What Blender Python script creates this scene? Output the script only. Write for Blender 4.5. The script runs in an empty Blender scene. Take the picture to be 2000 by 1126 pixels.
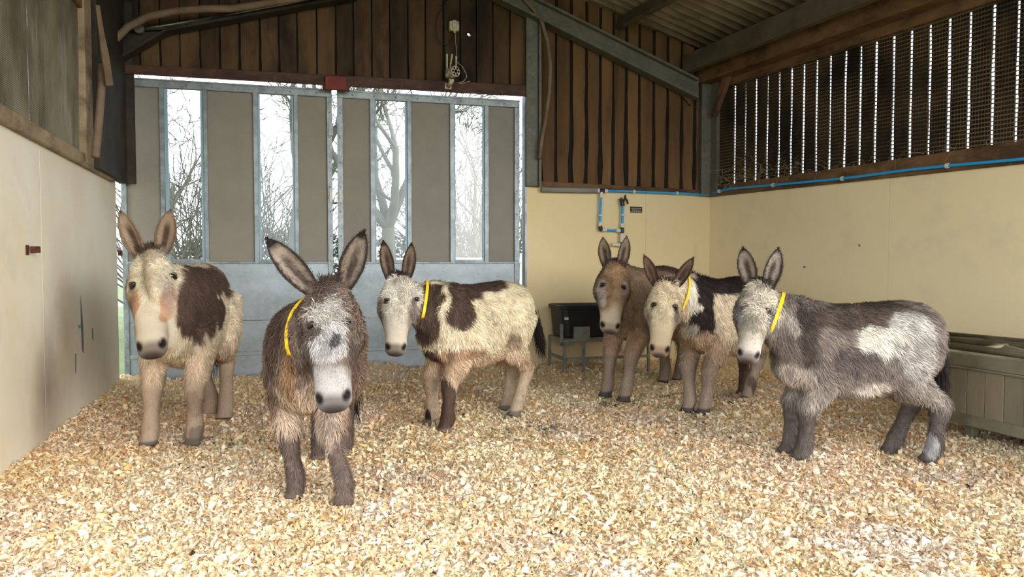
import bpy, bmesh, math, random
import numpy as np
from mathutils import Vector, Matrix
from mathutils.bvhtree import BVHTree

R = random.Random(7)
NR = np.random.RandomState(11)
SC = bpy.context.scene

# ------------------------------------------------------------------ camera
CH = 1.2
PITCH = math.atan(48 / 1340.0)
FPX = 1340.0
cam_d = bpy.data.cameras.new('camera')
cam = bpy.data.objects.new('camera', cam_d)
SC.collection.objects.link(cam)
cam.location = (0, 0, CH)
cam.rotation_euler = (math.pi / 2 - PITCH, 0, 0)
cam_d.sensor_width = 36.0
cam_d.lens = 36.0 * FPX / 2000.0
cam_d.clip_start = 0.05
cam_d.clip_end = 500
SC.camera = cam

# ------------------------------------------------------------------ world, light, exposure
W = bpy.data.worlds.new('overcast_sky')
SC.world = W
W.use_nodes = True
nt = W.node_tree
bg = nt.nodes['Background']
tc = nt.nodes.new('ShaderNodeTexCoord')
sx = nt.nodes.new('ShaderNodeSeparateXYZ')
rmp = nt.nodes.new('ShaderNodeValToRGB')
nt.links.new(tc.outputs['Generated'], sx.inputs[0])
nt.links.new(sx.outputs['Z'], rmp.inputs[0])
nt.links.new(rmp.outputs[0], bg.inputs[0])
rmp.color_ramp.elements[0].color = (0.90, 0.95, 1.0, 1)
rmp.color_ramp.elements[1].color = (0.80, 0.89, 1.0, 1)
bg.inputs[1].default_value = 1.12
SC.view_settings.view_transform = 'Standard'
SC.view_settings.look = 'None'
SC.view_settings.gamma = 1
SC.view_settings.use_curve_mapping = False
SC.view_settings.exposure = 1.8
# a thin bright overcast: very soft sun from behind right, aimed at left wall
sd = bpy.data.lights.new('hazy_sun', 'SUN')
sd.energy = 1.65
sd.angle = math.radians(60)
sd.color = (1.0, 0.95, 0.87)
sun = bpy.data.objects.new('hazy_sun', sd)
SC.collection.objects.link(sun)
sun.rotation_euler = Vector((-0.78, 0.58, -0.22)).to_track_quat('-Z', 'Y').to_euler()
SC.cycles.max_bounces = 9
SC.cycles.diffuse_bounces = 6
SC.cycles.glossy_bounces = 3
SC.cycles.transmission_bounces = 4
SC.cycles.transparent_max_bounces = 8
SC.cycles.caustics_reflective = False
SC.cycles.caustics_refractive = False
SC.cycles.sample_clamp_indirect = 6

# ------------------------------------------------------------------ helpers
def lin(r, g, b):
    f = lambda c: ((c / 255.0 + 0.055) / 1.055) ** 2.4 if c > 10 else c / 255.0 / 12.92
    return (f(r), f(g), f(b))

CAMO = np.array([0, 0, CH])
_cp, _sp = math.cos(PITCH), math.sin(PITCH)
def ray(px, py):
    x = (px - 1000.0) / FPX; y = -(py - 563.0) / FPX
    return np.array([x, _cp + y * _sp, -_sp + y * _cp])
def at_depth(px, py, Y):
    d = ray(px, py)
    return CAMO + d * (Y / d[1])
def at_z(px, py, z=0.0):
    d = ray(px, py)
    return CAMO + d * ((z - CH) / d[2])

def mat(name, col, rough=0.8, metal=0.0, **kw):
    """procedural material: colour mottled by noise, streaks along an axis, optional bump"""
    m = bpy.data.materials.new(name)
    m.use_nodes = True
    n = m.node_tree; N = n.nodes; L = n.links
    b = N['Principled BSDF']
    b.inputs['Roughness'].default_value = rough
    b.inputs['Metallic'].default_value = metal
    b.inputs['Specular IOR Level'].default_value = kw.get('spec', 0.3)
    if kw.get('attr'):
        a = N.new('ShaderNodeAttribute'); a.attribute_name = 'col'
        src = a.outputs['Color']
    else:
        rg = N.new('ShaderNodeRGB'); rg.outputs[0].default_value = (*col, 1)
        src = rg.outputs[0]
    co = N.new('ShaderNodeTexCoord')
    for (c2, scale, stretch, lo, hi, amt) in kw.get('layers', ()):
        mp = N.new('ShaderNodeMapping'); mp.inputs['Scale'].default_value = stretch
        L.new(co.outputs['Object'], mp.inputs[0])
        nz = N.new('ShaderNodeTexNoise'); nz.inputs['Scale'].default_value = scale
        nz.inputs['Detail'].default_value = 5; nz.inputs['Roughness'].default_value = 0.62
        L.new(mp.outputs[0], nz.inputs['Vector'])
        mr = N.new('ShaderNodeMapRange')
        mr.inputs[1].default_value = lo; mr.inputs[2].default_value = hi
        mr.inputs[3].default_value = 0; mr.inputs[4].default_value = amt
        L.new(nz.outputs[0], mr.inputs[0])
        mx = N.new('ShaderNodeMix'); mx.data_type = 'RGBA'
        L.new(mr.outputs[0], mx.inputs[0]); L.new(src, mx.inputs[6])
        mx.inputs[7].default_value = (*c2, 1)
        src = mx.outputs[2]
    if kw.get('objvar'):
        oi = N.new('ShaderNodeObjectInfo')
        mr = N.new('ShaderNodeMapRange')
        mr.inputs[3].default_value = 1 - kw['objvar']; mr.inputs[4].default_value = 1 + kw['objvar']
        L.new(oi.outputs['Random'], mr.inputs[0])
        hs = N.new('ShaderNodeHueSaturation')
        L.new(mr.outputs[0], hs.inputs['Value']); L.new(src, hs.inputs['Color'])
        src = hs.outputs[0]
    L.new(src, b.inputs['Base Color'])
    if kw.get('bump'):
        sc_, st_, strg, dist = kw['bump']
        mp = N.new('ShaderNodeMapping'); mp.inputs['Scale'].default_value = st_
        L.new(co.outputs['Object'], mp.inputs[0])
        nz = N.new('ShaderNodeTexNoise'); nz.inputs['Scale'].default_value = sc_; nz.inputs['Detail'].default_value = 6
        L.new(mp.outputs[0], nz.inputs['Vector'])
        bp = N.new('ShaderNodeBump'); bp.inputs['Strength'].default_value = strg; bp.inputs['Distance'].default_value = dist
        L.new(nz.outputs[0], bp.inputs['Height']); L.new(bp.outputs[0], b.inputs['Normal'])
    return m

U = (1, 1, 1)
M = {}
M['wall_warm'] = mat('cream_painted_wall', lin(220, 198, 150), 0.75, layers=[
    (lin(224, 206, 164), 0.8, U, .35, .7, .8), (lin(176, 156, 120), 1.6, U, .58, .85, .3),
    (lin(150, 130, 100), 3.0, (1, 1, .35), .68, .82, .25)], bump=(60, U, .15, .004))
M['wall_cool'] = mat('daylight_tinted_wall', lin(228, 222, 206), 0.7, layers=[  # same cream paint, with the cool daylight mixed into its colour
    (lin(216, 204, 176), 1.1, U, .4, .65, .8), (lin(150, 136, 118), .7, U, .56, .78, .6),
    (lin(120, 122, 124), 6.0, (1, 1, .12), .70, .78, .4)], bump=(50, U, .12, .004))
M['wall_pale'] = mat('brightened_cream_wall', lin(236, 218, 174), 0.75, layers=[(lin(230, 212, 172), .8, U, .35, .7, .8), (lin(190, 172, 138), 1.6, U, .58, .85, .35), (lin(206, 192, 166), 2.4, U, .55, .8, .5)], bump=(60, U, .15, .004))  # back wall's cream paint, with the right wall's brighter light put into the colour
M['board'] = mat('weathered_timber_board', lin(84, 63, 41), 0.85, objvar=.38, layers=[
    (lin(42, 29, 22), 2.2, (1, 1, .35), .42, .62, .85), (lin(106, 78, 50), 9, (1, 1, .06), .5, .75, .5),
    (lin(24, 18, 15), 1.5, (1, 1, .4), .52, .66, .9)], bump=(30, (1, 1, .08), .4, .006))
M['board_r'] = mat('brown_timber_board', lin(108, 81, 49), 0.85, objvar=.2, layers=[
    (lin(76, 52, 33), 2.6, (1, 1, .3), .42, .66, .8), (lin(126, 94, 60), 9, (1, 1, .06), .5, .75, .5),
    (lin(44, 32, 24), 2.0, (1, 1, .35), .6, .74, .9)], bump=(30, (1, 1, .08), .4, .006))
M['backing'] = mat('dark_backing_board', lin(34, 26, 21), 0.9, layers=[(lin(18, 14, 12), 3, U, .4, .7, .9)])
M['slat'] = mat('dark_slatted_board', lin(62, 50, 38), 0.9, objvar=.4, layers=[
    (lin(24, 22, 18), 1.6, (1, 1, .8), .42, .6, .9), (lin(104, 84, 54), 3, (1, 1, .4), .56, .75, .7)])
M['beam'] = mat('old_timber_beam', lin(112, 82, 54), 0.85, layers=[
    (lin(62, 44, 30), 2.5, (1, 1, 2), .42, .62, .85), (lin(146, 118, 88), 8, (1, 1, 1), .55, .8, .5)], bump=(20, U, .4, .008))
M['sill'] = mat('pale_dusty_timber', lin(150, 132, 106), 0.85, layers=[
    (lin(96, 80, 62), 3, (1, 1, 2), .45, .65, .8), (lin(176, 160, 136), 9, U, .5, .75, .5)], bump=(24, U, .4, .008))
M['steelb'] = mat('brown_grey_steel', lin(98, 88, 72), .65, .1, layers=[(lin(72, 64, 52), 4, U, .4, .65, .8)])
M['steel'] = mat('weathered_galvanised_steel', lin(104, 102, 90), 0.6, .25, layers=[
    (lin(84, 84, 74), 5, U, .4, .65, .8), (lin(130, 126, 110), 22, U, .5, .75, .5), (lin(80, 60, 42), 2.5, U, .6, .75, .6)])
M['rail'] = mat('galvanised_door_frame', lin(142, 150, 152), 0.45, .45, layers=[
    (lin(98, 106, 108), 7, U, .4, .65, .7), (lin(176, 180, 178), 18, U, .5, .75, .5)])
M['panel'] = mat('grey_door_board', lin(138, 133, 121), 0.8, layers=[
    (lin(126, 121, 109), 2, U, .4, .65, .7), (lin(150, 145, 132), 120, U, .45, .7, .4)])
M['sheet'] = mat('scuffed_steel_sheet', lin(160, 170, 176), 0.45, .3, layers=[
    (lin(132, 142, 144), 2.0, (1, 1, 1.6), .4, .65, .8), (lin(176, 180, 176), 16, U, .5, .75, .5), (lin(104, 106, 100), 28, U, .62, .75, .8)])
M['redsteel'] = mat('rusty_red_steel', lin(82, 58, 46), 0.7, .1, layers=[
    (lin(52, 34, 30), 3, (1, 1, 3), .42, .65, .9), (lin(124, 92, 76), 14, U, .55, .8, .5)])
M['redplate'] = mat('dark_red_plate', lin(120, 52, 42), 0.65, 0, layers=[(lin(84, 40, 34), 9, U, .4, .7, .8)])
M['hose'] = mat('dusty_conduit', lin(122, 104, 84), 0.7, 0, layers=[(lin(90, 74, 58), 6, U, .4, .7, .8)])
M['cement'] = mat('fibre_cement_sheet', lin(150, 136, 118), 0.9, 0, objvar=.08, layers=[
    (lin(108, 96, 82), 3, U, .4, .65, .8), (lin(70, 60, 50), 1.4, U, .58, .75, .7)])
M['mesh'] = mat('grimy_wire_mesh', lin(150, 142, 122), 0.8, .1, layers=[
    (lin(96, 88, 70), 2.2, (1, 1, .5), .42, .62, .9), (lin(190, 184, 172), 3.5, (1, 1, .3), .56, .75, .7)])
M['mesh_dark'] = mat('dark_grimy_mesh', lin(104, 86, 60), 0.85, 0, layers=[
    (lin(20, 18, 14), 1.5, (1, 1, .8), .42, .6, .9), (lin(100, 80, 50), 3, (1, 1, .4), .58, .75, .6)])
M['blue'] = mat('blue_plastic_pipe', lin(40, 156, 220), 0.4)
M['whitep'] = mat('white_plastic_fitting', lin(206, 200, 184), 0.5)
M['blackp'] = mat('black_plastic', lin(26, 27, 30), 0.45, spec=.5, layers=[(lin(48, 48, 50), 7, U, .55, .8, .6)])
def dark_patch(m, P, r0, r1, col, amt):
    N = m.node_tree.nodes; L = m.node_tree.links; bs = N['Principled BSDF']; src = bs.inputs['Base Color'].links[0].from_socket
    g = N.new('ShaderNodeNewGeometry'); d_ = N.new('ShaderNodeVectorMath'); d_.operation = 'SUBTRACT'; d_.inputs[1].default_value = P
    L.new(g.outputs['Position'], d_.inputs[0]); s_ = N.new('ShaderNodeVectorMath'); s_.operation = 'MULTIPLY'; s_.inputs[1].default_value = (1, 1, .6); L.new(d_.outputs[0], s_.inputs[0])
    ln = N.new('ShaderNodeVectorMath'); ln.operation = 'LENGTH'; L.new(s_.outputs[0], ln.inputs[0])
    nz = N.new('ShaderNodeTexNoise'); nz.inputs['Scale'].default_value = 3.5; nz.inputs['Detail'].default_value = 5
    ad = N.new('ShaderNodeMath'); ad.operation = 'MULTIPLY_ADD'; ad.inputs[1].default_value = .5; L.new(nz.outputs[0], ad.inputs[0]); L.new(ln.outputs['Value'], ad.inputs[2])
    mr = N.new('ShaderNodeMapRange'); mr.inputs[1].default_value = r1 + .25; mr.inputs[2].default_value = r0 + .25; mr.inputs[3].default_value = 0; mr.inputs[4].default_value = amt
    L.new(ad.outputs[0], mr.inputs[0]); mx = N.new('ShaderNodeMix'); mx.data_type = 'RGBA'; L.new(mr.outputs[0], mx.inputs[0]); L.new(src, mx.inputs[6]); mx.inputs[7].default_value = (*col, 1)
    L.new(mx.outputs[2], bs.inputs['Base Color'])
M['lag'] = mat('grey_foam_lagging', lin(136, 132, 126), 0.9)
M['galv'] = mat('galvanised_stand', lin(140, 142, 134), 0.5, .35, layers=[(lin(100, 102, 94), 8, U, .42, .65, .7)])
M['manger'] = mat('manger_boards', lin(128, 118, 96), 0.8, objvar=.1, layers=[
    (lin(94, 84, 66), 3, (1, 1, .25), .42, .66, .8), (lin(146, 134, 112), 12, (1, 1, .15), .5, .8, .6)], bump=(30, (1, 1, .1), .3, .004))
M['mangerframe'] = mat('manger_frame_steel', lin(126, 120, 98), 0.6, .1, layers=[(lin(96, 90, 72), 5, U, .42, .66, .8)])
M['tube'] = mat('dull_brown_tube_rail', lin(128, 118, 94), 0.5, .3, layers=[(lin(84, 72, 54), 4, U, .42, .66, .9)])
M['rust'] = mat('rusty_iron', lin(96, 54, 36), 0.8, .2, layers=[(lin(50, 30, 24), 40, U, .42, .66, .9)])
M['camera'] = mat('dusty_white_casing', lin(196, 184, 160), 0.6, layers=[(lin(120, 106, 86), 30, U, .45, .68, .8)])
M['lens'] = mat('dark_lens', (.01, .01, .012), 0.15, spec=.6)
M['sign'] = mat('dark_brown_sign', lin(34, 24, 20), 0.5)
M['print'] = mat('pale_print', lin(186, 172, 150), 0.6)
M['concrete'] = mat('concrete_floor', lin(120, 114, 104), 0.9, layers=[(lin(90, 84, 76), 2, U, .4, .7, .8)])
M['grass'] = mat('wet_winter_grass', lin(96, 112, 70), 0.9, layers=[(lin(130, 134, 96), 1.2, U, .4, .7, .8)])
M['bark'] = mat('grey_bark', lin(104, 104, 94), 0.9, layers=[(lin(84, 86, 76), 4, U, .4, .7, .8)])
M['hedge'] = mat('evergreen_leaves', lin(60, 78, 56), 0.7, objvar=.15)
M['fence'] = mat('white_painted_rail', lin(230, 230, 226), 0.6)
M['coat'] = mat('donkey_coat', (0, 0, 0), 0.75, attr=True, spec=.15)
M['eye'] = mat('dark_wet_eye', (.012, .009, .008), 0.12, spec=.6)
M['collar'] = mat('yellow_collar_strap', lin(236, 190, 22), 0.5)
M['chips'] = mat('pine_shavings', (0, 0, 0), 0.75, attr=True, spec=.15)
_m = M['chips'].node_tree; _b = _m.nodes['Principled BSDF']; _t = _m.nodes.new('ShaderNodeBsdfTranslucent'); _x = _m.nodes.new('ShaderNodeMixShader'); _x.inputs[0].default_value = .12
_m.links.new(_b.inputs['Base Color'].links[0].from_socket, _t.inputs[0]); _m.links.new(_b.outputs[0], _x.inputs[1]); _m.links.new(_t.outputs[0], _x.inputs[2])
_m.links.new(_x.outputs[0], _m.nodes['Material Output'].inputs[0])
M['twine'] = mat('straw_wisps', lin(150, 130, 92), 0.9)
M['paint'] = mat('blue_paint_smear', lin(104, 160, 176), 0.7)

def glass():
    m = bpy.data.materials.new('window_glass'); m.use_nodes = True
    N = m.node_tree.nodes; L = m.node_tree.links
    for n in list(N): N.remove(n)
    o = N.new('ShaderNodeOutputMaterial'); t = N.new('ShaderNodeBsdfTransparent'); g = N.new('ShaderNodeBsdfGlossy')
    g.inputs['Roughness'].default_value = .05; t.inputs[0].default_value = (.97, .98, .98, 1)
    f = N.new('ShaderNodeFresnel'); f.inputs[0].default_value = 1.45
    x = N.new('ShaderNodeMixShader')
    L.new(f.outputs[0], x.inputs[0]); L.new(t.outputs[0], x.inputs[1]); L.new(g.outputs[0], x.inputs[2]); L.new(x.outputs[0], o.inputs[0])
    return m
M['glass'] = glass()

class MB:
    def __init__(s): s.v = []; s.f = []
    def add(s, vs, fs):
        o = len(s.v); s.v.extend([tuple(map(float, p)) for p in vs]); s.f.extend([tuple(o + i for i in f) for f in fs]); return s
    def prism(s, pts, vec):
        """closed polygon pts extruded by vec"""
        n = len(pts); p2 = [np.array(p) + vec for p in pts]
        return s.add(list(pts) + p2, [tuple(range(n))[::-1], tuple(range(n, 2 * n))] + [(i, (i + 1) % n, n + (i + 1) % n, n + i) for i in range(n)])
    def box(s, c, ax, ay, az):
        c, ax, ay, az = map(np.array, (c, ax, ay, az))
        vs = [c + i * ax + j * ay + k * az for i in (-1, 1) for j in (-1, 1) for k in (-1, 1)]
        return s.add(vs, [(0, 1, 3, 2), (4, 6, 7, 5), (0, 4, 5, 1), (2, 3, 7, 6), (0, 2, 6, 4), (1, 5, 7, 3)])
    def tube(s, pts, r, n=10, cap=True):
        pts = [np.array(p, float) for p in pts]
        rs = r if isinstance(r, (list, tuple, np.ndarray)) else [r] * len(pts)
        vs = []; prev = None
        for i, p in enumerate(pts):
            t = pts[min(i + 1, len(pts) - 1)] - pts[max(i - 1, 0)]
            t = t / (np.linalg.norm(t) + 1e-9)
            if prev is None:
                a = np.cross(t, [0, 0, 1.0])
                if np.linalg.norm(a) < .1: a = np.cross(t, [1.0, 0, 0])
            else: a = prev - t * np.dot(prev, t)
            a /= np.linalg.norm(a) + 1e-9; prev = a
            b = np.cross(t, a)
            for k in range(n):
                an = 2 * math.pi * k / n
                vs.append(p + rs[i] * (math.cos(an) * a + math.sin(an) * b))
        fs = [(i * n + k, i * n + (k + 1) % n, (i + 1) * n + (k + 1) % n, (i + 1) * n + k) for i in range(len(pts) - 1) for k in range(n)]
        if cap: fs += [tuple(range(n))[::-1], tuple((len(pts) - 1) * n + k for k in range(n))]
        return s.add(vs, fs)
    def ellipsoid(s, c, ax, ay, az, nu=14, nv=9):
        c, ax, ay, az = map(np.array, (c, ax, ay, az)); vs = []
        for j in range(1, nv):
            th = math.pi * j / nv
            for i in range(nu):
                ph = 2 * math.pi * i / nu
                vs.append(c + math.sin(th) * math.cos(ph) * ax + math.sin(th) * math.sin(ph) * ay + math.cos(th) * az)
        a, b = len(vs), len(vs) + 1
        vs += [c + az, c - az]
        fs = [(j * nu + i, (j + 1) * nu + i, (j + 1) * nu + (i + 1) % nu, j * nu + (i + 1) % nu) for j in range(nv - 2) for i in range(nu)]
        fs += [(a, i, (i + 1) % nu) for i in range(nu)] + [(b, (nv - 2) * nu + (i + 1) % nu, (nv - 2) * nu + i) for i in range(nu)]
        return s.add(vs, fs)
    def build(s, name, m, parent=None, smooth=False, bevel=0, base=None):
        me = bpy.data.meshes.new(name)
        off = np.zeros(3)
        if parent is not None: off = np.array(parent.matrix_world.translation)
        me.from_pydata([tuple(np.array(p) - off) for p in s.v], [], s.f)
        me.materials.append(M[m] if isinstance(m, str) else m)
        bm = bmesh.new(); bm.from_mesh(me); bmesh.ops.recalc_face_normals(bm, faces=bm.faces)
        if bevel: bmesh.ops.bevel(bm, geom=list(bm.edges), offset=bevel, segments=1, affect='EDGES')
        bm.to_mesh(me); bm.free()
        if smooth:
            me.shade_smooth() if hasattr(me, 'shade_smooth') else None
        o = bpy.data.objects.new(name, me)
        SC.collection.objects.link(o)
        if parent is not None: o.parent = parent
        return o

def fast_mesh(name, V, quads, tris, m, col=None, parent=None, smooth=False, shift=None):
    """numpy mesh: V (n,3); quads (k,4); tris (j,3); col per vertex (n,3)"""
    if shift is not None: V = V - shift
    me = bpy.data.meshes.new(name)
    nq, nt_ = (0 if quads is None else len(quads)), (0 if tris is None else len(tris))
    li = np.concatenate([a for a in (None if not nq else np.asarray(quads).ravel(), None if not nt_ else np.asarray(tris).ravel()) if a is not None]).astype(np.int32)
    ls = np.concatenate([np.arange(nq) * 4, nq * 4 + np.arange(nt_) * 3]).astype(np.int32)
    me.vertices.add(len(V)); me.vertices.foreach_set('co', np.ascontiguousarray(V, dtype=np.float32).ravel())
    me.loops.add(len(li)); me.loops.foreach_set('vertex_index', li)
    me.polygons.add(nq + nt_); me.polygons.foreach_set('loop_start', ls)
    if smooth: me.polygons.foreach_set('use_smooth', np.ones(nq + nt_, dtype=bool))
    me.update(calc_edges=True)
    if col is not None:
        a = me.color_attributes.new('col', 'FLOAT_COLOR', 'POINT')
        c4 = np.ones((len(V), 4), np.float32); c4[:, :3] = col
        a.data.foreach_set('color', c4.ravel())
    me.materials.append(M[m])
    o = bpy.data.objects.new(name, me); SC.collection.objects.link(o)
    if parent is not None: o.parent = parent
    return o

def tag(o, label=None, cat=None, group=None, kind=None):
    if label: o['label'] = label
    if cat: o['category'] = cat
    if group: o['group'] = group
    if kind: o['kind'] = kind
    return o
def struct(o): o['kind'] = 'structure'; return o
def empty(name, loc, label, cat, group=None, kind=None):
    o = bpy.data.objects.new(name, None); o.location = tuple(map(float, loc)); o.empty_display_size = .1
    SC.collection.objects.link(o); o.matrix_world = Matrix.Translation(o.location)
    return tag(o, label, cat, group, kind)

def vnoise(P, scale=1.0, seed=0, octaves=3):
    """smooth value noise in numpy, about -1..1"""
    P = np.asarray(P, float) * scale; out = np.zeros(len(P)); amp = 1; tot = 0
    for o in range(octaves):
        Q = P * (2 ** o) + seed * 17.31 + o * 5.7
        i = np.floor(Q).astype(np.int64); f = Q - i; f = f * f * (3 - 2 * f)
        def h(dx, dy, dz):
            n = (i[:, 0] + dx) * 73856093 ^ (i[:, 1] + dy) * 19349663 ^ (i[:, 2] + dz) * 83492791
            n = (n * 1103515245 + 12345) & 0x7fffffff
            n = (n ^ (n >> 13)) * 60493 & 0x7fffffff
            return (n % 100003) / 50001.5 - 1
        r = 0
        for dx in (0, 1):
            for dy in (0, 1):
                for dz in (0, 1):
                    w = (f[:, 0] if dx else 1 - f[:, 0]) * (f[:, 1] if dy else 1 - f[:, 1]) * (f[:, 2] if dz else 1 - f[:, 2])
                    r = r + w * h(dx, dy, dz)
        out += amp * r; tot += amp; amp *= .5
    return out / tot * 1.5

# ------------------------------------------------------------------ the three walls as frames (s along, z up, off into the room)
A = np.array([-3.79, 6.65, 0.0]); B = np.array([2.43, 8.45, 0.0])
class Wall:
    def __init__(w, o, u, inward):
        w.o = np.array(o, float); w.u = np.array(u, float) / np.linalg.norm(u); w.n = np.array(inward, float) / np.linalg.norm(inward)
        w.Z = np.array([0, 0, 1.0])
    def pt(w, s, z, off=0.0): return w.o + w.u * s + w.Z * z + w.n * off
    def px(w, x, y, off=0.0):
        d = ray(x, y); o = w.o + w.n * off
        t = np.dot(o - CAMO, w.n) / np.dot(d, w.n)
        p = CAMO + d * t - w.o
        return float(np.dot(p, w.u)), float(p[2])
    def s_of(w, x, off=0.0): return w.px(x, 515, off)[0]
    def prism(w, mb, sz, o0, o1): return mb.prism([w.pt(s, z, o0) for s, z in sz], w.n * (o1 - o0))
    def pprism(w, mb, pxs, o0, o1): return w.prism(mb, [w.px(x, y, o1) for x, y in pxs], o0, o1)
    def rect(w, mb, s0, s1, z0, z1, o0, o1): return w.prism(mb, [(s0, z0), (s1, z0), (s1, z1), (s0, z1)], o0, o1)
    def line(w, p, q, off=0.0):
        (s0, z0), (s1, z1) = w.px(*p, off), w.px(*q, off)
        return lambda s: z0 + (z1 - z0) * (s - s0) / (s1 - s0)
WB = Wall(A, (6.22, 1.80, 0), (0.278, -0.961, 0)); WBL = 6.475
WL = Wall(A, (.3425, -1, 0), (1, .3425, 0)); WLL = 7.2
WR = Wall(B, (.522, -1, 0), (-1, -.522, 0)); WRL = 9.6; WRW = 5.3; WLW = 4.7  # side walls end short of the roof, opened out of view to admit light
def roof_z(s): return 3.74 + .30 * min(s, WBL - s)
# ------------------------------------------------------------------ ground and floor
def quadobj(name, pts, m, thick=.1):
    mb = MB(); mb.prism([np.array(p, float) for p in pts], np.array([0, 0, -thick])); return mb.build(name, m)
struct(quadobj('ground', [(-60, -40, -.14), (60, -40, -.14), (60, 70, -.14), (-60, 70, -.14)], 'grass'))
PL0, PL1 = WL.pt(0, 0), WL.pt(WLL, 0); PR0, PR1 = WR.pt(0, 0), WR.pt(WRL, 0)
struct(quadobj('floor', [p + np.array([0, 0, -.03]) for p in (WL.pt(-.1, 0, -.2), WR.pt(-.1, 0, -.2), WR.pt(WRL, 0, -.2), WL.pt(WLL, 0, -.2))], 'concrete', .1))

def wall_dist(X, Y):
    P = np.stack([X, Y, X * 0], -1)
    return [np.tensordot(P - w.o, w.n, axes=([-1], [0])) for w in (WL, WB, WR)]
def gz(X, Y):
    X = np.asarray(X, float); Y = np.asarray(Y, float)
    sh = X.shape; P = np.stack([X.ravel(), Y.ravel(), X.ravel() * 0], -1)
    z = .028 * vnoise(P, 1.3, 3, 2) + .022 * vnoise(P, 4.5, 5, 3) + .008 * vnoise(P, 17, 9, 2)
    z = z.reshape(sh)
    dl, db, dr = wall_dist(X, Y)
    z = z + .075 * np.exp(-np.clip(dl, 0, 9) / .30) + .05 * np.exp(-np.clip(db, 0, 9) / .5)
    for (cx, cy, h, r) in MOUNDS: z = z + h * np.exp(-((X - cx) ** 2 + (Y - cy) ** 2) / r ** 2)
    return z + .005
MOUNDS = [(*at_z(735, 735)[:2], .10, .3), (*at_z(960, 722)[:2], .07, .45), (*at_z(1180, 735)[:2], .05, .5), (*at_z(590, 705)[:2], -.0, .4),
          (*at_z(930, 1040)[:2], .03, .12), (*at_z(480, 760)[:2], .04, .5)]
def ground_px(px, py):
    z = 0.0
    for _ in range(5):
        p = at_z(px, py, z); z = float(gz(np.array([p[0]]), np.array([p[1]]))[0])
    return np.array([p[0], p[1], z])

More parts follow.
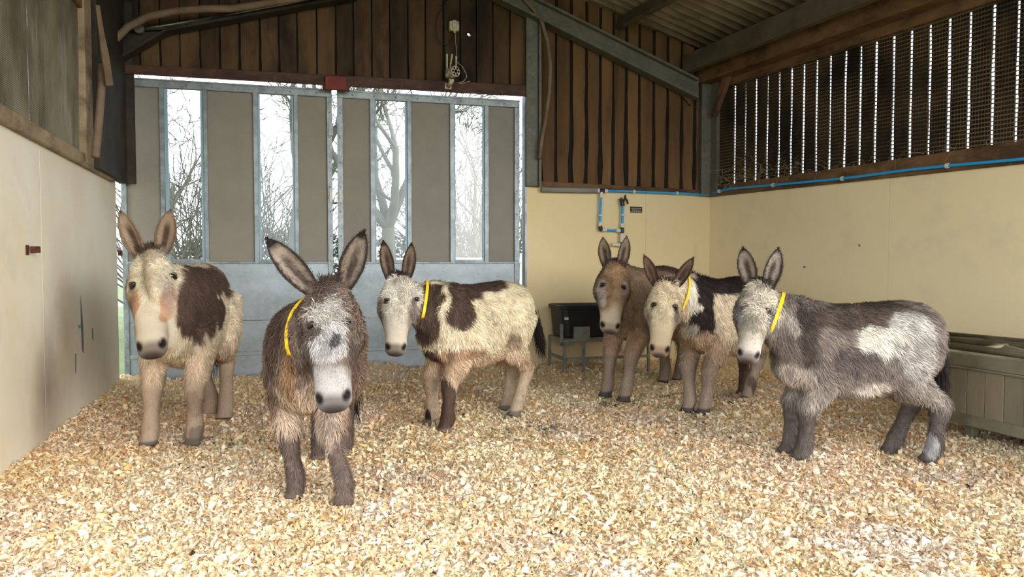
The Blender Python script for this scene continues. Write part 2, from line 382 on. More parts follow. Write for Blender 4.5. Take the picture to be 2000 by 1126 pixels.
# pine shavings: lumpy bed plus tens of thousands of curled flakes
def inside(X, Y):
    dl, db, dr = wall_dist(X, Y)
    return (dl > .0) & (db > .0) & (dr > .0)
def shavings():
    xs = np.arange(-4.2, 7.2, .035); ys = np.arange(-.2, 8.9, .035)
    GX, GY = np.meshgrid(xs, ys); G = gz(GX, GY) - .012
    ok = inside(GX, GY)
    nx = len(xs); idx = np.arange(GX.size).reshape(GX.shape)
    q = np.stack([idx[:-1, :-1], idx[:-1, 1:], idx[1:, 1:], idx[1:, :-1]], -1).reshape(-1, 4)
    k = ok.ravel()[q].any(1); q = q[k]
    V0 = np.stack([GX.ravel(), GY.ravel(), G.ravel()], -1)
    used = np.unique(q); remap = -np.ones(len(V0), int); remap[used] = np.arange(len(used)); V0 = V0[used]; q = remap[q]
    def tone(P, rnd):
        a = np.array(lin(252, 220, 168)); b = np.array(lin(254, 236, 204)); c = np.array(lin(246, 204, 146)); d = np.array(lin(216, 172, 128)); w = np.array(lin(240, 226, 212))
        n1 = vnoise(P, .9, 21, 3)[:, None]; n2 = vnoise(P, 3.2, 22, 2)[:, None]
        col = a + (b - a) * np.clip(.5 + n1 * .9, 0, 1)
        col = col + (w - col) * np.clip(-n1 * 1.2 + n2 * .5 - .1, 0, .75)
        # greyer, well trodden patches near the left wall and the middle
        for (px, py, rr, am) in ((230, 830, .55, .45), (760, 800, .5, .35), (450, 960, .6, .3), (1560, 900, .7, .45), (1000, 1060, .18, .5), (1300, 830, .5, .25), (320, 850, .4, .4)):
            g = at_z(px, py); e = np.exp(-((P[:, 0] - g[0]) ** 2 + (P[:, 1] - g[1]) ** 2) / rr ** 2)[:, None] * am
            col = col * (1 - e) + (np.array(lin(226, 200, 180)) * (1 - .1 * n2)) * e
        r = rnd[:, None]
        col = np.where(r < .12, c, col); col = np.where(r < .018, d, col); col = np.where(r < .0022, np.array(lin(70, 50, 38)), col)
        col = np.where(r > .86, np.array(lin(255, 240, 214)), col)
        return col
    c0 = tone(V0, np.full(len(V0), .5)) * .92
    # flakes, denser near the camera
    N = 410000
    px = NR.uniform(-60, 2060, N); 
    # choose depth with density between uniform-area and uniform-screen
    Ymin, Ymax = 2.2, 8.6
    u = NR.rand(N); e = -.2
    Yd = (Ymin ** e + u * (Ymax ** e - Ymin ** e)) ** (1 / e)
    X = (px - 1000) / FPX * Yd
    n2_ = 90000; X = np.concatenate([X, NR.uniform(-3, 5.4, n2_)]); Yd = np.concatenate([Yd, NR.uniform(.2, 5.5, n2_)]); kk_ = (np.arange(len(X)) < N) | (np.abs(X) > .75 * Yd) | (Yd < 2.3); X = X[kk_]; Yd = Yd[kk_]
    k = inside(X, Yd); X = X[k]; Yd = Yd[k]; n = len(X)
    z = gz(X, Yd) + NR.uniform(-.012, .010, n)
    C = np.stack([X, Yd, z], -1)
    sz = np.exp(NR.normal(math.log(.0100), .42, n)) * (1 + .07 * (Yd - 2.5)); sz = np.clip(sz, .004, .026)
    big = NR.rand(n) < .62; sz = np.where(big, sz * .72, sz * 1.15); wd = sz * NR.uniform(.2, .62, n)
    az = NR.rand(n) * 2 * math.pi; tilt = NR.normal(0, .45, n); roll = NR.normal(0, .55, n)
    t = np.stack([np.cos(az) * np.cos(tilt), np.sin(az) * np.cos(tilt), np.sin(tilt)], -1)
    sd_ = np.stack([-np.sin(az), np.cos(az), np.zeros(n)], -1)
    up = np.cross(t, sd_)
    sd2 = sd_ * np.cos(roll)[:, None] + up * np.sin(roll)[:, None]; nn = np.cross(t, sd2); nn[nn[:, 2] < 0] *= -1
    curl = sz * NR.uniform(.1, 1.25, n)
    rows = []
    for a_, cz in ((-1, 0), (0, 1), (1, 0)):
        cen = C + t * (sz * a_)[:, None] + nn * (curl * cz)[:, None]
        tw = wd * (1 if a_ == 0 else NR.uniform(.2, .85, n))
        jit = NR.uniform(-.35, .35, n)[:, None] * t * sz[:, None]
        rows += [cen - sd2 * tw[:, None], cen + sd2 * tw[:, None] + jit]
    V = np.stack(rows, 1).reshape(-1, 3)
    b = np.arange(n)[:, None] * 6
    Q = np.concatenate([b + np.array([[0, 1, 3, 2]]), b + np.array([[2, 3, 5, 4]])], 0)
    rn = NR.rand(n); cf = tone(C, rn) * NR.uniform(.92, 1.05, n)[:, None]
    cf = np.repeat(np.clip(cf, 0, .93), 6, 0)
    Vall = np.concatenate([V0, V]); Qall = np.concatenate([q, Q + len(V0)]); call = np.concatenate([c0, cf])
    o = fast_mesh('wood_shavings', Vall, Qall, None, 'chips', call)
    tag(o, 'deep golden bed of curled pine shavings covering the barn floor', 'wood shavings', kind='stuff')
shavings()

# ------------------------------------------------------------------ walls
def wall_slab(name, W_, s0, s1, topf, m, th=.12, step=1.22):
    root = MB(); W_.prism(root, [(s0, -.1), (s1, -.1), (s1, topf(s1) - .01), (s0, topf(s0) - .01)], -th, -.008); o = struct(root.build(name, m))
    s = s0; k = 0
    while s < s1 - .01:                       # sheet by sheet, fine joints between
        e = min(s1, s + step); mb = MB()
        W_.prism(mb, [(s + .0012, -.1), (e - .0012, -.1), (e - .0012, topf(e)), (s + .0012, topf(s))], -.01, 0)
        mb.build('wall_panel', m, o, bevel=.001); s = e
    return o
topL = WL.line((0, 236), (232, 358)); topR = WR.line((1387, 384), (2000, 319)); topB = WB.line((1056, 364), (1370, 381))
sDoorR = WB.s_of(1027); sCol1 = WB.s_of(1056)
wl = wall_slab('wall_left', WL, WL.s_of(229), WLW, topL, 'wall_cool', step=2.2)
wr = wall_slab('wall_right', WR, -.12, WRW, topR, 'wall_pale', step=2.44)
wb = wall_slab('wall_back', WB, sDoorR, WBL, topB, 'wall_warm', step=1.5)

dark_patch(M['wall_cool'], tuple(WL.pt(*WL.px(95, 770))), .05, .42, lin(128, 108, 92), .75)  # two soft-edged darker brown patches low on the left wall
dark_patch(M['wall_cool'], tuple(WL.pt(*WL.px(130, 650))), .0, .32, lin(176, 156, 126), .7)
# rusty bracket on the left wall, smears
t = empty('wall_bracket', WL.pt(*WL.px(57, 488), 0), 'small rusty iron bracket fixed to the pale left wall', 'bracket')
mb = MB(); s, z = WL.px(52, 488); WL.rect(mb, s - .02, s + .02, z - .03, z + .03, 0, .008); mb.build('plate', 'rust', t)
mb = MB(); s, z = WL.px(59, 487); WL.rect(mb, s - .02, s + .025, z - .02, z + .02, .008, .05); mb.build('lug', 'rust', t, bevel=.003)
t = empty('wall_bracket', WL.pt(*WL.px(233, 494), 0), 'tiny rusty catch at the far end of the left wall beside the door', 'bracket')
mb = MB(); s, z = WL.px(231, 494); WL.rect(mb, s - .03, s + .03, z - .025, z + .025, 0, .03); mb.build('plate', 'rust', t)
def smear(W_, pts, m, parent, off=.0015):
    mb = MB(); W_.prism(mb, [W_.px(x, y, off) for x, y in pts], 0, off); mb.build('smear', m, parent)
M['greyscuff'] = mat('grey_scuff', lin(120, 122, 126), .8)
smear(WL, [(152, 635), (163, 632), (160, 640), (154, 641)], 'paint', wl)
smear(WL, [(157, 575), (160, 600), (163, 640), (164, 690), (160, 684), (158, 640)], 'greyscuff', wl)
smear(WL, [(147, 690), (149, 690), (149, 730), (147, 725)], 'greyscuff', wl)
smear(WL, [(180, 640), (182, 640), (182, 665), (180, 660)], 'greyscuff', wl)
smear(WL, [(57, 890), (60, 888), (62, 914), (56, 916)], 'redplate', wl)
smear(WR, [(1676, 476), (1680, 477), (1680, 482), (1677, 481)], 'greyscuff', wr)
smear(WR, [(1568, 519), (1574, 519), (1573, 523), (1569, 523)], 'greyscuff', wr)

# ------------------------------------------------------------------ gable boarding
def waney(W_, s0, s1, z0, topf, o0, o1, amp, name, m, parent, seed):
    n = 9; rr = random.Random(seed)
    L_, Rr = [], []
    pl = [rr.uniform(-1, 1) * amp for _ in range(n + 1)]; pr = [rr.uniform(-1, 1) * amp for _ in range(n + 1)]
    for i in range(n + 1):
        f = i / n
        low = max(0, 1 - f * 1.6)
        sl = s0 + abs(pl[i]) * (.4 + 1.6 * low); sr = s1 - abs(pr[i]) * (.4 + 1.6 * low)
        L_.append((sl, z0 + (topf(s0) - z0) * f)); Rr.append((sr, z0 + (topf(s1) - z0) * f))
    mb = MB(); W_.prism(mb, L_ + Rr[::-1], o0, o1)
    return mb.build(name, m, parent)
hdrT = WB.line((240, 128), (1025, 168), .03)
gable = MB()
bl = WB.line((240, 135), (1025, 180))
WB.prism(gable, [(-.1, bl(0)), (sDoorR, bl(sDoorR)), (sDoorR, topB(sDoorR)), (WBL + .1, topB(WBL)), (WBL + .1, roof_z(WBL)), (WBL / 2, roof_z(WBL / 2)), (-.1, roof_z(0))], -.07, -.035)
gable = struct(gable.build('wall_gable', 'backing'))
s = .02; i = 0
while s < sDoorR:
    e = min(s + R.uniform(.165, .185), sDoorR)
    waney(WB, s, e, bl(s), roof_z, -.035, -.035 + R.uniform(.018, .032), .006, 'gable_board', 'board', gable, i); s = e + R.uniform(.008, .018); i += 1
s = sCol1 + .01
topRB = lambda q: topB(q) + .0
while s < WBL - .03:
    e = min(s + R.uniform(.135, .165), WBL)
    waney(WB, s, e, topB(s) + .035, roof_z, -.035, -.035 + R.uniform(.02, .03), .014, 'gable_board', 'board_r', gable, i + 50); s = e + R.uniform(.022, .036); i += 1
# timber rail over the painted wall (right of the column)
mb = MB(); WB.prism(mb, [(sCol1, topB(sCol1) - .0), (WBL, topB(WBL)), (WBL, topB(WBL) + .06), (sCol1, topB(sCol1) + .06)], -.05, .02)
struct(mb.build('trim_1', 'beam', bevel=.004))
# a bright knot hole shows sky: a little round pane of a translucent roof patch cannot be cut, so the hole is a real hole in a short board
def punch(objs, W_, px, py, r):
    s_, z_ = W_.px(px, py, -.035); c_ = MB(); c_.tube([W_.pt(s_, z_, -.4), W_.pt(s_, z_, .4)], r, 9); co = c_.build('cut', 'backing')
    for o in objs:
        m_ = o.modifiers.new('b', 'BOOLEAN'); m_.operation = 'DIFFERENCE'; m_.solver = 'EXACT'; m_.object = co
        dg = bpy.context.evaluated_depsgraph_get(); me = bpy.data.meshes.new_from_object(o.evaluated_get(dg)); o.modifiers.clear(); o.data = me
    bpy.data.objects.remove(co)
_s = WB.px(916, 68, -.035)[0]
punch([gable] + [o for o in gable.children if min((Vector(v.co) - Vector(WB.o)).dot(Vector(WB.u)) for v in o.data.vertices) - .03 < _s < max((Vector(v.co) - Vector(WB.o)).dot(Vector(WB.u)) for v in o.data.vertices) + .03], WB, 916, 68, .026)
# ------------------------------------------------------------------ header, rusty plate, columns
mb = MB(); WB.pprism(mb, [(228, 124), (1027, 166), (1027, 187), (228, 141)], -.0, .05); struct(mb.build('trim_2', 'redsteel', bevel=.004))
mb = MB(); WB.pprism(mb, [(228, 139), (1027, 185), (1027, 188), (228, 142.5)], .05, .075); struct(mb.build('trim_3', 'redsteel', bevel=.002))
t = empty('guide_plate', WB.pt(*WB.px(656, 162), .05), 'dark red steel plate over the meeting line of the two sliding doors', 'plate')
mb = MB(); WB.pprism(mb, [(635, 148), (677, 150), (677, 176), (635, 174)], .05, .09); mb.build('plate', 'redplate', t, bevel=.004)
mb = MB(); WB.pprism(mb, [(630, 163), (636, 163), (636, 173), (630, 173)], .04, .08); mb.build('stop', 'rust', t)
mb = MB(); WB.pprism(mb, [(676, 167), (683, 167), (683, 177), (676, 177)], .04, .08); mb.build('stop', 'rust', t)
col = empty('column', WB.pt(WB.s_of(1042), topB(sDoorR), 0), 'tall grey galvanised steel column standing right of the sliding doors', 'column', kind='structure')
mb = MB(); WB.pprism(mb, [(1028, 363), (1056, 364), (1056, 22), (1028, 18)], .0, .06); mb.build('web', 'steel', col, bevel=.004)
mb = MB(); WB.pprism(mb, [(1053, 364), (1058, 364), (1058, 30), (1053, 28)], .0, .10); mb.build('flange', 'steel', col, bevel=.003)
mb = MB(); WB.pprism(mb, [(1028, 240), (1056, 242), (1056, 246), (1028, 250)], .06, .066); mb.build('splice_plate', 'steel', col)
# corner columns
cc = empty('column', WB.pt(WBL - .12, 2.0, .1), 'grey steel corner column between the gable boards and the slatted right wall', 'column', kind='structure')
mb = MB(); WB.rect(mb, WBL - .16, WBL - .02, topR(0) - .0, 3.5, 0, .06); mb.build('web', 'steel', cc, bevel=.004)
mb = MB(); WR.rect(mb, .02, .16, topR(0), 3.5, 0, .05); mb.build('flange', 'steel', cc, bevel=.004)
cl = empty('column', WL.pt(.15, 2.0, .1), 'dark steel corner column left of the sliding doors', 'column', kind='structure')
sA = WL.s_of(204, .1)
M['darksteel'] = mat('dark_dirty_steel', lin(58, 54, 44), 0.7, .15, layers=[(lin(34, 30, 26), 4, U, .4, .65, .9)])
mb = MB(); WL.rect(mb, .02, sA, topL(.1), 3.7, 0, .08); mb.build('web', 'darksteel', cl, bevel=.004)
mb = MB(); WL.rect(mb, .0, .05, topL(.1) - .0, 3.7, 0, .15); mb.build('flange', 'darksteel', cl, bevel=.004)
# small hole of daylight
mb = MB(); 
# ------------------------------------------------------------------ sliding doors
OD = -.06
def door(n, label, xs, panels, glassx, top, bot, botz):
    """xs=(left,right) px of the leaf; top: line on the door plane"""
    root = empty('door_%d' % n, WB.pt(WB.s_of(sum(xs) / 2, OD), 0, OD), label, 'door', kind='structure')
    del root['category']
    S = lambda x: WB.s_of(x, OD)
    zt = WB.line((240, 153), (1012, 198), OD); zb = WB.line((300, 513), (1000, 513), OD)
    rr = lambda mb, a, b, z0, z1, o0, o1: WB.prism(mb, [(S(a), z0(S(a))), (S(b), z0(S(b))), (S(b), z1(S(b))), (S(a), z1(S(a)))], OD + o0, OD + o1)
    k = lambda v: (lambda s: v)
    hi = lambda d: (lambda s: zt(s) - d)
    mb = MB(); rr(mb, xs[0], xs[1], hi(.068), hi(0), -.05, .0); mb.build('top_rail', 'rail', root, bevel=.003)
    mb = MB(); rr(mb, xs[0], xs[1], hi(.004), hi(-.012), -.05, .012); mb.build('top_flange', 'rail', root)
    for a, b in ((xs[0], xs[0] + 11), (xs[1] - 10, xs[1])):
        mb = MB(); rr(mb, a, b, k(-.02), hi(.068), -.05, .0); mb.build('stile', 'rail', root, bevel=.003)
        for q in range(11):
            s_ = S((a + b) / 2); z_ = .2 + q * (zt(s_) - .3) / 10.5
            mb = MB(); mb.ellipsoid(WB.pt(s_, z_, OD), WB.u * .009, WB.Z * .009, WB.n * .006, 8, 5); mb.build('bolt_head', 'rail', root, smooth=True)
    for q in range(8):
        s_ = S(xs[0] + 30 + q * (xs[1] - xs[0] - 60) / 7)
        mb = MB(); mb.ellipsoid(WB.pt(s_, zt(s_) - .034, OD), WB.u * .010, WB.Z * .010, WB.n * .007, 8, 5); mb.build('bolt_head', 'rail', root, smooth=True)
    for a, b in panels:
        mb = MB(); rr(mb, a - 1, b + 1, zb, hi(.06), -.045, -.03); mb.build('panel', 'panel', root)
    for a, b, c, d in glassx:    # outer muntin left, glass left, glass right, outer muntin right
        for m0, m1, g0, g1 in ((a, a + 9, a + 8.5, b), (d - 8, d, c, d - 7.5)):
            mb = MB(); rr(mb, m0, m1, zb, hi(.06), -.05, -.002); mb.build('muntin', 'rail', root, bevel=.002)
            mb = MB(); rr(mb, g0, g1, zb, hi(.068), -.055, -.022); mb.build('glazing_bead', 'bead', root)
        mb = MB(); rr(mb, b - 1, c + 1, lambda s: zb(s) + .0, lambda s: zb(s) + .035, -.05, -.015); mb.build('window_sill', 'rail', root)
        mb = MB(); rr(mb, b - 1, c + 1, zb, hi(.06), -.044, -.040); mb.build('window_pane', 'glass', root)
    mb = MB(); rr(mb, xs[0] + 10, xs[1] - 9, k(.62), zb, -.045, -.012); mb.build('kick_sheet', 'sheet', root, bevel=.003)
    mb = MB(); rr(mb, xs[0] + 10, xs[1] - 9, k(-.03), k(.617), -.045, -.016); mb.build('kick_sheet', 'sheet', root, bevel=.003)
    mb = MB(); rr(mb, xs[0] + 10, xs[1] - 9, lambda s: zb(s) - .01, lambda s: zb(s) + .012, -.05, .0); mb.build('mid_rail', 'rail', root, bevel=.003)
    mb = MB(); rr(mb, xs[0] + 10, xs[1] - 9, k(.26), k(.30), -.03, -.004); mb.build('stiffener', 'sheet', root, bevel=.004)
    return root
M['bead'] = mat('blue_grey_glazing_bead', lin(140, 168, 178), 0.5, .2)
d1 = door(1, 'left leaf of the tall grey sliding barn doors, two narrow windows', (239, 651), [(250, 317), (408, 499), (584, 642)], [(316, 331, 395, 409), (498, 511, 573, 585)], None, None, None)
d2 = door(2, 'right leaf of the tall grey sliding barn doors, two narrow windows', (661, 1015), [(671, 726), (804, 881), (954, 1005)], [(725, 736, 793, 805), (880, 891, 944, 955)], None, None, None)
for x, r_ in ((646, d1), (665, d2)):
    mb = MB(); WB.pprism(mb, [(x - 5, 265), (x + 5, 265), (x + 5, 240), (x - 5, 240)], OD, OD + .012); mb.build('strap_plate', 'rail', r_, bevel=.002)
    mb = MB(); WB.pprism(mb, [(x - 2.5, 395), (x + 2.5, 395), (x + 2.5, 370), (x - 2.5, 370)], OD, OD + .014); mb.build('latch', 'whitep', r_, bevel=.002)
# jamb at the right of the opening, thin dark frame
mb = MB(); WB.pprism(mb, [(1025.5, 720), (1029, 720), (1029, 186), (1025.5, 186)], -.12, .004); struct(mb.build('trim_4', 'rail'))
# ------------------------------------------------------------------ right wall above the paint: sill beam, slatted boards, wire mesh
o_ = .03
sillT = WR.line((1546, 341), (2000, 273), o_); sillB = lambda s: topR(s) - .004
mb = MB(); WR.prism(mb, [(0, sillB(0)), (WRW, sillB(WRW)), (WRW, sillT(WRW)), (0, sillT(0))], -.09, o_); struct(mb.build('trim_5', 'beam', bevel=.006))
mshT = WR.line((1432, 162), (1944, 0)); 
tB = WR.line((1432, 163), (1944, 0), .03); tT = WR.line((1500, 105), (1825, 0), .03)
mb = MB(); WR.prism(mb, [(0, tB(0)), (WRW, tB(WRW)), (WRW, tT(WRW)), (0, tT(0))], -.09, .03); struct(mb.build('trim_6', 'beam', bevel=.006))
t2B = WR.line((1422, 142), (1825, 0), .22); t2T = WR.line((1365, 131), (1699, 0), .22)
mb = MB(); WR.prism(mb, [(-.05, t2B(0)), (WRL, t2B(WRL)), (WRL, t2T(WRL)), (-.05, t2T(0))], -.09, .22); struct(mb.build('trim_7', 'beam', bevel=.008))
slats = struct(MB().box(WR.pt(.02, 2.6, -.06), WR.u * .02, WR.n * .02, WR.Z * .6).build('wall_slatted', 'slat'))
gaps = [1431, 1451.5, 1472, 1494, 1516.5, 1540, 1564, 1589, 1615, 1644, 1673, 1703, 1737, 1770.5, 1807, 1844, 1883.5, 1929, 1976]
gs = [WR.s_of(g, -.05) for g in gaps]; pitch = (gs[-1] - gs[0]) / (len(gs) - 1)
while gs[-1] < WRW: gs.append(gs[-1] + pitch)
prev = -.05
for i, g in enumerate(gs):
    rr = random.Random(i)
    n = 7; Lp, Rp = [], []
    z0, z1 = 2.02, 3.75
    w = rr.uniform(.011, .016)
    for j in range(n + 1):
        z = z0 + (z1 - z0) * j / n
        Lp.append((prev + rr.uniform(-.003, .003), z)); Rp.append((g - w + rr.uniform(-.004, .004), z))
    mb = MB(); WR.prism(mb, Lp + Rp[::-1], -.075, -.055); mb.build('slat_board', 'slat', slats)
    prev = g + w
def wire_mesh(name, W_, s0, s1, zb, zt, off, ps, pz, ws, wz, m, label, par=None, wob=.0, zextra=0):
    mb = MB(); V = []; Q = []
    def bar(a, b, c, d):
        o = len(V); V.extend([a, b, c, d]); Q.append((o, o + 1, o + 2, o + 3))
    ss = np.arange(s0, s1, ps)
    K = 16
    for s in ss:
        z0, z1 = zb(s), zt(s)
        for k in range(K):
            a0 = z0 + (z1 - z0) * k / K; a1 = z0 + (z1 - z0) * (k + 1) / K
            b0, b1 = [wob * math.sin(s * 2.3 + z * 1.7) * math.sin(s * 1.1 + 1) for z in (a0, a1)]
            c0, c1 = [off + wob * math.sin(s * 1.3 + z * 2.1) for z in (a0, a1)]
            bar(W_.pt(s, a0, c0), W_.pt(s + ws, a0, c0), W_.pt(s + ws, a1, c1), W_.pt(s, a1, c1))
    zmin = min(zb(s0), zb(s1)); zmax = max(zt(s0), zt(s1)); segs = 30
    for z in np.arange(zmin, zmax, pz):
        for k in range(segs):
            a = s0 + (s1 - s0) * k / segs; b = s0 + (s1 - s0) * (k + 1) / segs
            if z < min(zb(a), zb(b)) or z > max(zt(a), zt(b)) - .0: continue
            ca, cb = [off + wob * math.sin(q * 1.3 + z * 2.1) for q in (a, b)]
            za, zb2 = [z + wob * 1.0 * math.sin(q * 3.1 + z * 3) for q in (a, b)]
            bar(W_.pt(a, za, ca), W_.pt(b, zb2, cb), W_.pt(b, zb2 + wz, cb), W_.pt(a, za + wz, ca))
    o = fast_mesh(name, np.array(V), np.array(Q), None, m)
    return tag(o, label, 'mesh', kind='stuff')
wire_mesh('wire_mesh', WR, .16, WRW, sillT, tB, .012, .024, .036, .0035, .011, 'mesh_dark', 'grimy wire mesh stretched over the slatted boards of the right wall', wob=.006)
# folded sheet of dirty plastic behind the mesh, straw and cobweb wisps on the sill
def wisps(name, W_, s0, s1, zf, n, label, h=.10, ln=.05):
    mb = MB()
    for i in range(n):
        s = R.uniform(s0, s1); z = zf(s) + abs(R.gauss(0, h)); p = W_.pt(s, z, .03 + R.random() * .03)
        d = np.array([R.gauss(0, 1), R.gauss(0, 1) * .6, R.gauss(0, 1)]) * ln
        mb.tube([p, p + d * .5 + np.array([0, 0, .01]), p + d], .0013, 3, False)
    tag(mb.build(name, 'twine'), label, 'straw', kind='stuff')
wisps('straw_wisps', WR, .1, 1.4, lambda s: sillT(s) - .02, 260, 'straw wisps and cobwebs caught low on the mesh near the corner')
wisps('straw_wisps', WR, 1.4, 3.4, lambda s: sillT(s) - .01, 60, 'loose straw strands lying along the brown timber sill', .02)

# blue water pipe along both walls, with clips
def pipe_run(name, pts, r, m, label, cat, clips=(), group=None):
    t = empty(name, pts[0], label, cat, group)
    mb = MB(); mb.tube(pts, r, 10); mb.build('pipe', m, t, smooth=True)
    for (p, d) in clips:
        mb = MB(); mb.tube([np.array(p) - np.array(d) * .012, np.array(p) + np.array(d) * .012], r * 1.7, 10); mb.build('clip', 'whitep', t)
    return t
def wpts(W_, pxs, off): return [W_.pt(*W_.px(x, y, off), off) for x, y in pxs]
po = .05
rp = wpts(WR, [(1383, 379), (1404, 373), (1428, 368), (1510, 361), (1570, 355.5), (1645, 348.5), (1700, 341.5), (1770, 332), (1850, 323.5), (1930, 316.5), (2000, 310)], po)
dv = rp[-1] - rp[-2]; dv /= np.linalg.norm(dv)
for q in (1, 2, 3): rp.append(rp[9] + np.array([dv[0], dv[1], 0]) * (rp[10] - rp[9])[1] / dv[1] * 1.0 + dv * q * 1.0)
cl_ = [(p, WR.u) for p in wpts(WR, [(1405, 373), (1510, 361), (1645, 348.5), (1850, 323.5)], po)]
pipe_run('water_pipe', rp, .013, 'blue', 'blue plastic water pipe running along the top of the right wall', 'pipe', cl_)
bp = wpts(WB, [(1186, 372.5), (1240, 374), (1320, 377), (1345, 378), (1378, 381)], po)
pipe_run('water_pipe', bp, .013, 'blue', 'blue plastic water pipe along the top of the back wall, from tee to corner', 'pipe', [(p, WB.u) for p in wpts(WB, [(1238, 374), (1322, 377)], po)])
lp = wpts(WB, [(1057, 370), (1110, 371), (1166, 372)], po)
t = empty('lagged_pipe', lp[0], 'grey foam-lagged pipe along the back wall right of the column', 'pipe')
mb = MB(); mb.tube(lp, .030, 12); mb.build('lagging', 'lag', t, smooth=True)
mb = MB(); mb.tube(wpts(WB, [(1165, 372), (1170, 372)], po), .026, 12); mb.build('collar', 'whitep', t)
# drop loop with tap
t = empty('pipe_loop', WB.pt(*WB.px(1174, 374, po), po), 'blue and white pipe loop dropping from the tee down the back wall', 'pipe')
def seg(m, nm, p, q, r, off=po):
    mb = MB(); mb.tube(wpts(WB, [p, q], off), r, 10); return mb.build(nm, m, t, smooth=False)
seg('blackp', 'tee', (1170, 372), (1180, 372.5), .026); seg('whitep', 'nut', (1180, 372.5), (1186, 372.6), .022)
seg('whitep', 'nut', (1174.5, 375), (1174, 386), .022); seg('blue', 'pipe', (1174, 386), (1172, 436), .015)
seg('whitep', 'clip', (1173, 419), (1173, 422), .023); seg('whitep', 'nut', (1172, 434), (1172, 442), .022)
seg('blackp', 'elbow', (1172, 441), (1175, 450), .024); seg('whitep', 'nut', (1175, 448), (1184, 449), .022)
seg('blue', 'pipe', (1184, 449), (1205, 450), .013); seg('whitep', 'nut', (1203, 449.5), (1211, 450), .022)
seg('blackp', 'tee', (1215, 444), (1215, 455), .024); seg('whitep', 'nut', (1215, 436), (1215, 444), .022)
seg('blue', 'pipe', (1215.5, 437), (1216, 400), .015); seg('whitep', 'clip', (1216, 418), (1216, 421), .022)
seg('whitep', 'coupling', (1214.5, 456), (1214, 473), .024); seg('blackp', 'elbow', (1214, 473), (1213, 482), .022)
seg('whitep', 'coupling', (1211, 478), (1196, 477), .022)
t = empty('tap', WB.pt(*WB.px(1216, 395, po), po), 'black stopcock with dark brass lever tap atop the pipe loop', 'tap')
seg('blackp', 'body', (1216, 402), (1215, 391), .026); seg('blackp', 'cap', (1215, 393), (1212, 387), .02)
mb = MB(); mb.tube(wpts(WB, [(1216, 394), (1221, 388), (1225, 391), (1226, 398)], po + .02), [.014, .018, .014, .012], 8); mb.build('spout', 'rust', t, smooth=True)
mb = MB(); mb.tube(wpts(WB, [(1221, 388), (1221.5, 380)], po + .02), [.018, .009], 8); mb.build('lever', 'rust', t, smooth=True)
# little sign
t = empty('notice', WB.pt(*WB.px(1243, 409)), 'tiny dark notice with three pale lines of lettering on the back wall', 'sign')
mb = MB(); WB.pprism(mb, [(1231.5, 403), (1254.5, 404.3), (1254, 415.7), (1231.5, 414.7)], 0, .008); mb.build('plate', 'sign', t)
mb = MB(); rr = random.Random(3)
for (ya, x0, x1) in ((406.2, 1233.3, 1252.8), (409.2, 1235.4, 1250.6), (412.2, 1233.3, 1252.6)):
    x = x0
    while x < x1:
        w = rr.uniform(.55, .9); sh = (x - 1232) * .055
        WB.pprism(mb, [(x, ya + sh + .8), (x + w, ya + sh + .8), (x + w, ya + sh - .8), (x, ya + sh - .8)], .008, .0085)
        if rr.random() < .6: WB.pprism(mb, [(x, ya + sh + .2), (x + w + .35, ya + sh + .2), (x + w + .35, ya + sh - .3), (x, ya + sh - .3)], .008, .0085)
        x += w + (.35 if rr.random() < .8 else .9)
mb.build('lettering', 'print', t)

# ------------------------------------------------------------------ left wall above the paint
lsT = WL.line((0, 199), (229, 336), .04); lsB = WL.line((0, 235), (232, 359), .04)
s_l0 = WL.s_of(229, .04)
mb = MB(); WL.prism(mb, [(s_l0, lsB(s_l0)), (WLW, lsB(WLW)), (WLW, lsT(WLW)), (s_l0, lsT(s_l0))], -.09, .04); struct(mb.build('trim_8', 'sill', bevel=.008))
for (a, b) in ((30, 33), (93, 96)):   # knots in the sill
    p = WL.pt(*WL.px(a, 235 if a < 50 else 268, .04), .04)
mT1 = WL.line((60, 0), (165, 72), .02); mT0 = WL.line((100, 0), (167, 62), .02)
zT = lambda s: 3.42
s_post0, s_post1 = WL.s_of(166, .02), WL.s_of(180, .02)
mb = MB(); WL.rect(mb, s_post1, s_post0, topL(1), 3.7, -.03, .05); struct(mb.build('trim_9', 'sill', bevel=.006))
mb = MB(); WL.prism(mb, [(.2, 3.16), (WLW, 3.16), (WLW, 3.25), (.2, 3.25)], -.03, .04); struct(mb.build('trim_10', 'beam', bevel=.006))
wire_mesh('wire_mesh', WL, s_post0, WLW, lsT, lambda s: 3.66, .0, .0125, .0125, .0068, .0068, 'mesh', 'fine grey perforated mesh panel above the left wall', wob=.008)
lsl = struct(MB().box(WL.pt(.15, 2.7, -.1), WL.u * .02, WL.n * .02, WL.Z * .6).build('wall_slatted_left', 'slat'))
s = .18; i = 0
while s < WLW:
    e = s + R.uniform(.14, .17); mb = MB(); WL.rect(mb, s, e, 2.0, 3.7, -.086, -.08); mb.build('slat_board', 'slat', lsl); s = e + R.uniform(.014, .024); i += 1
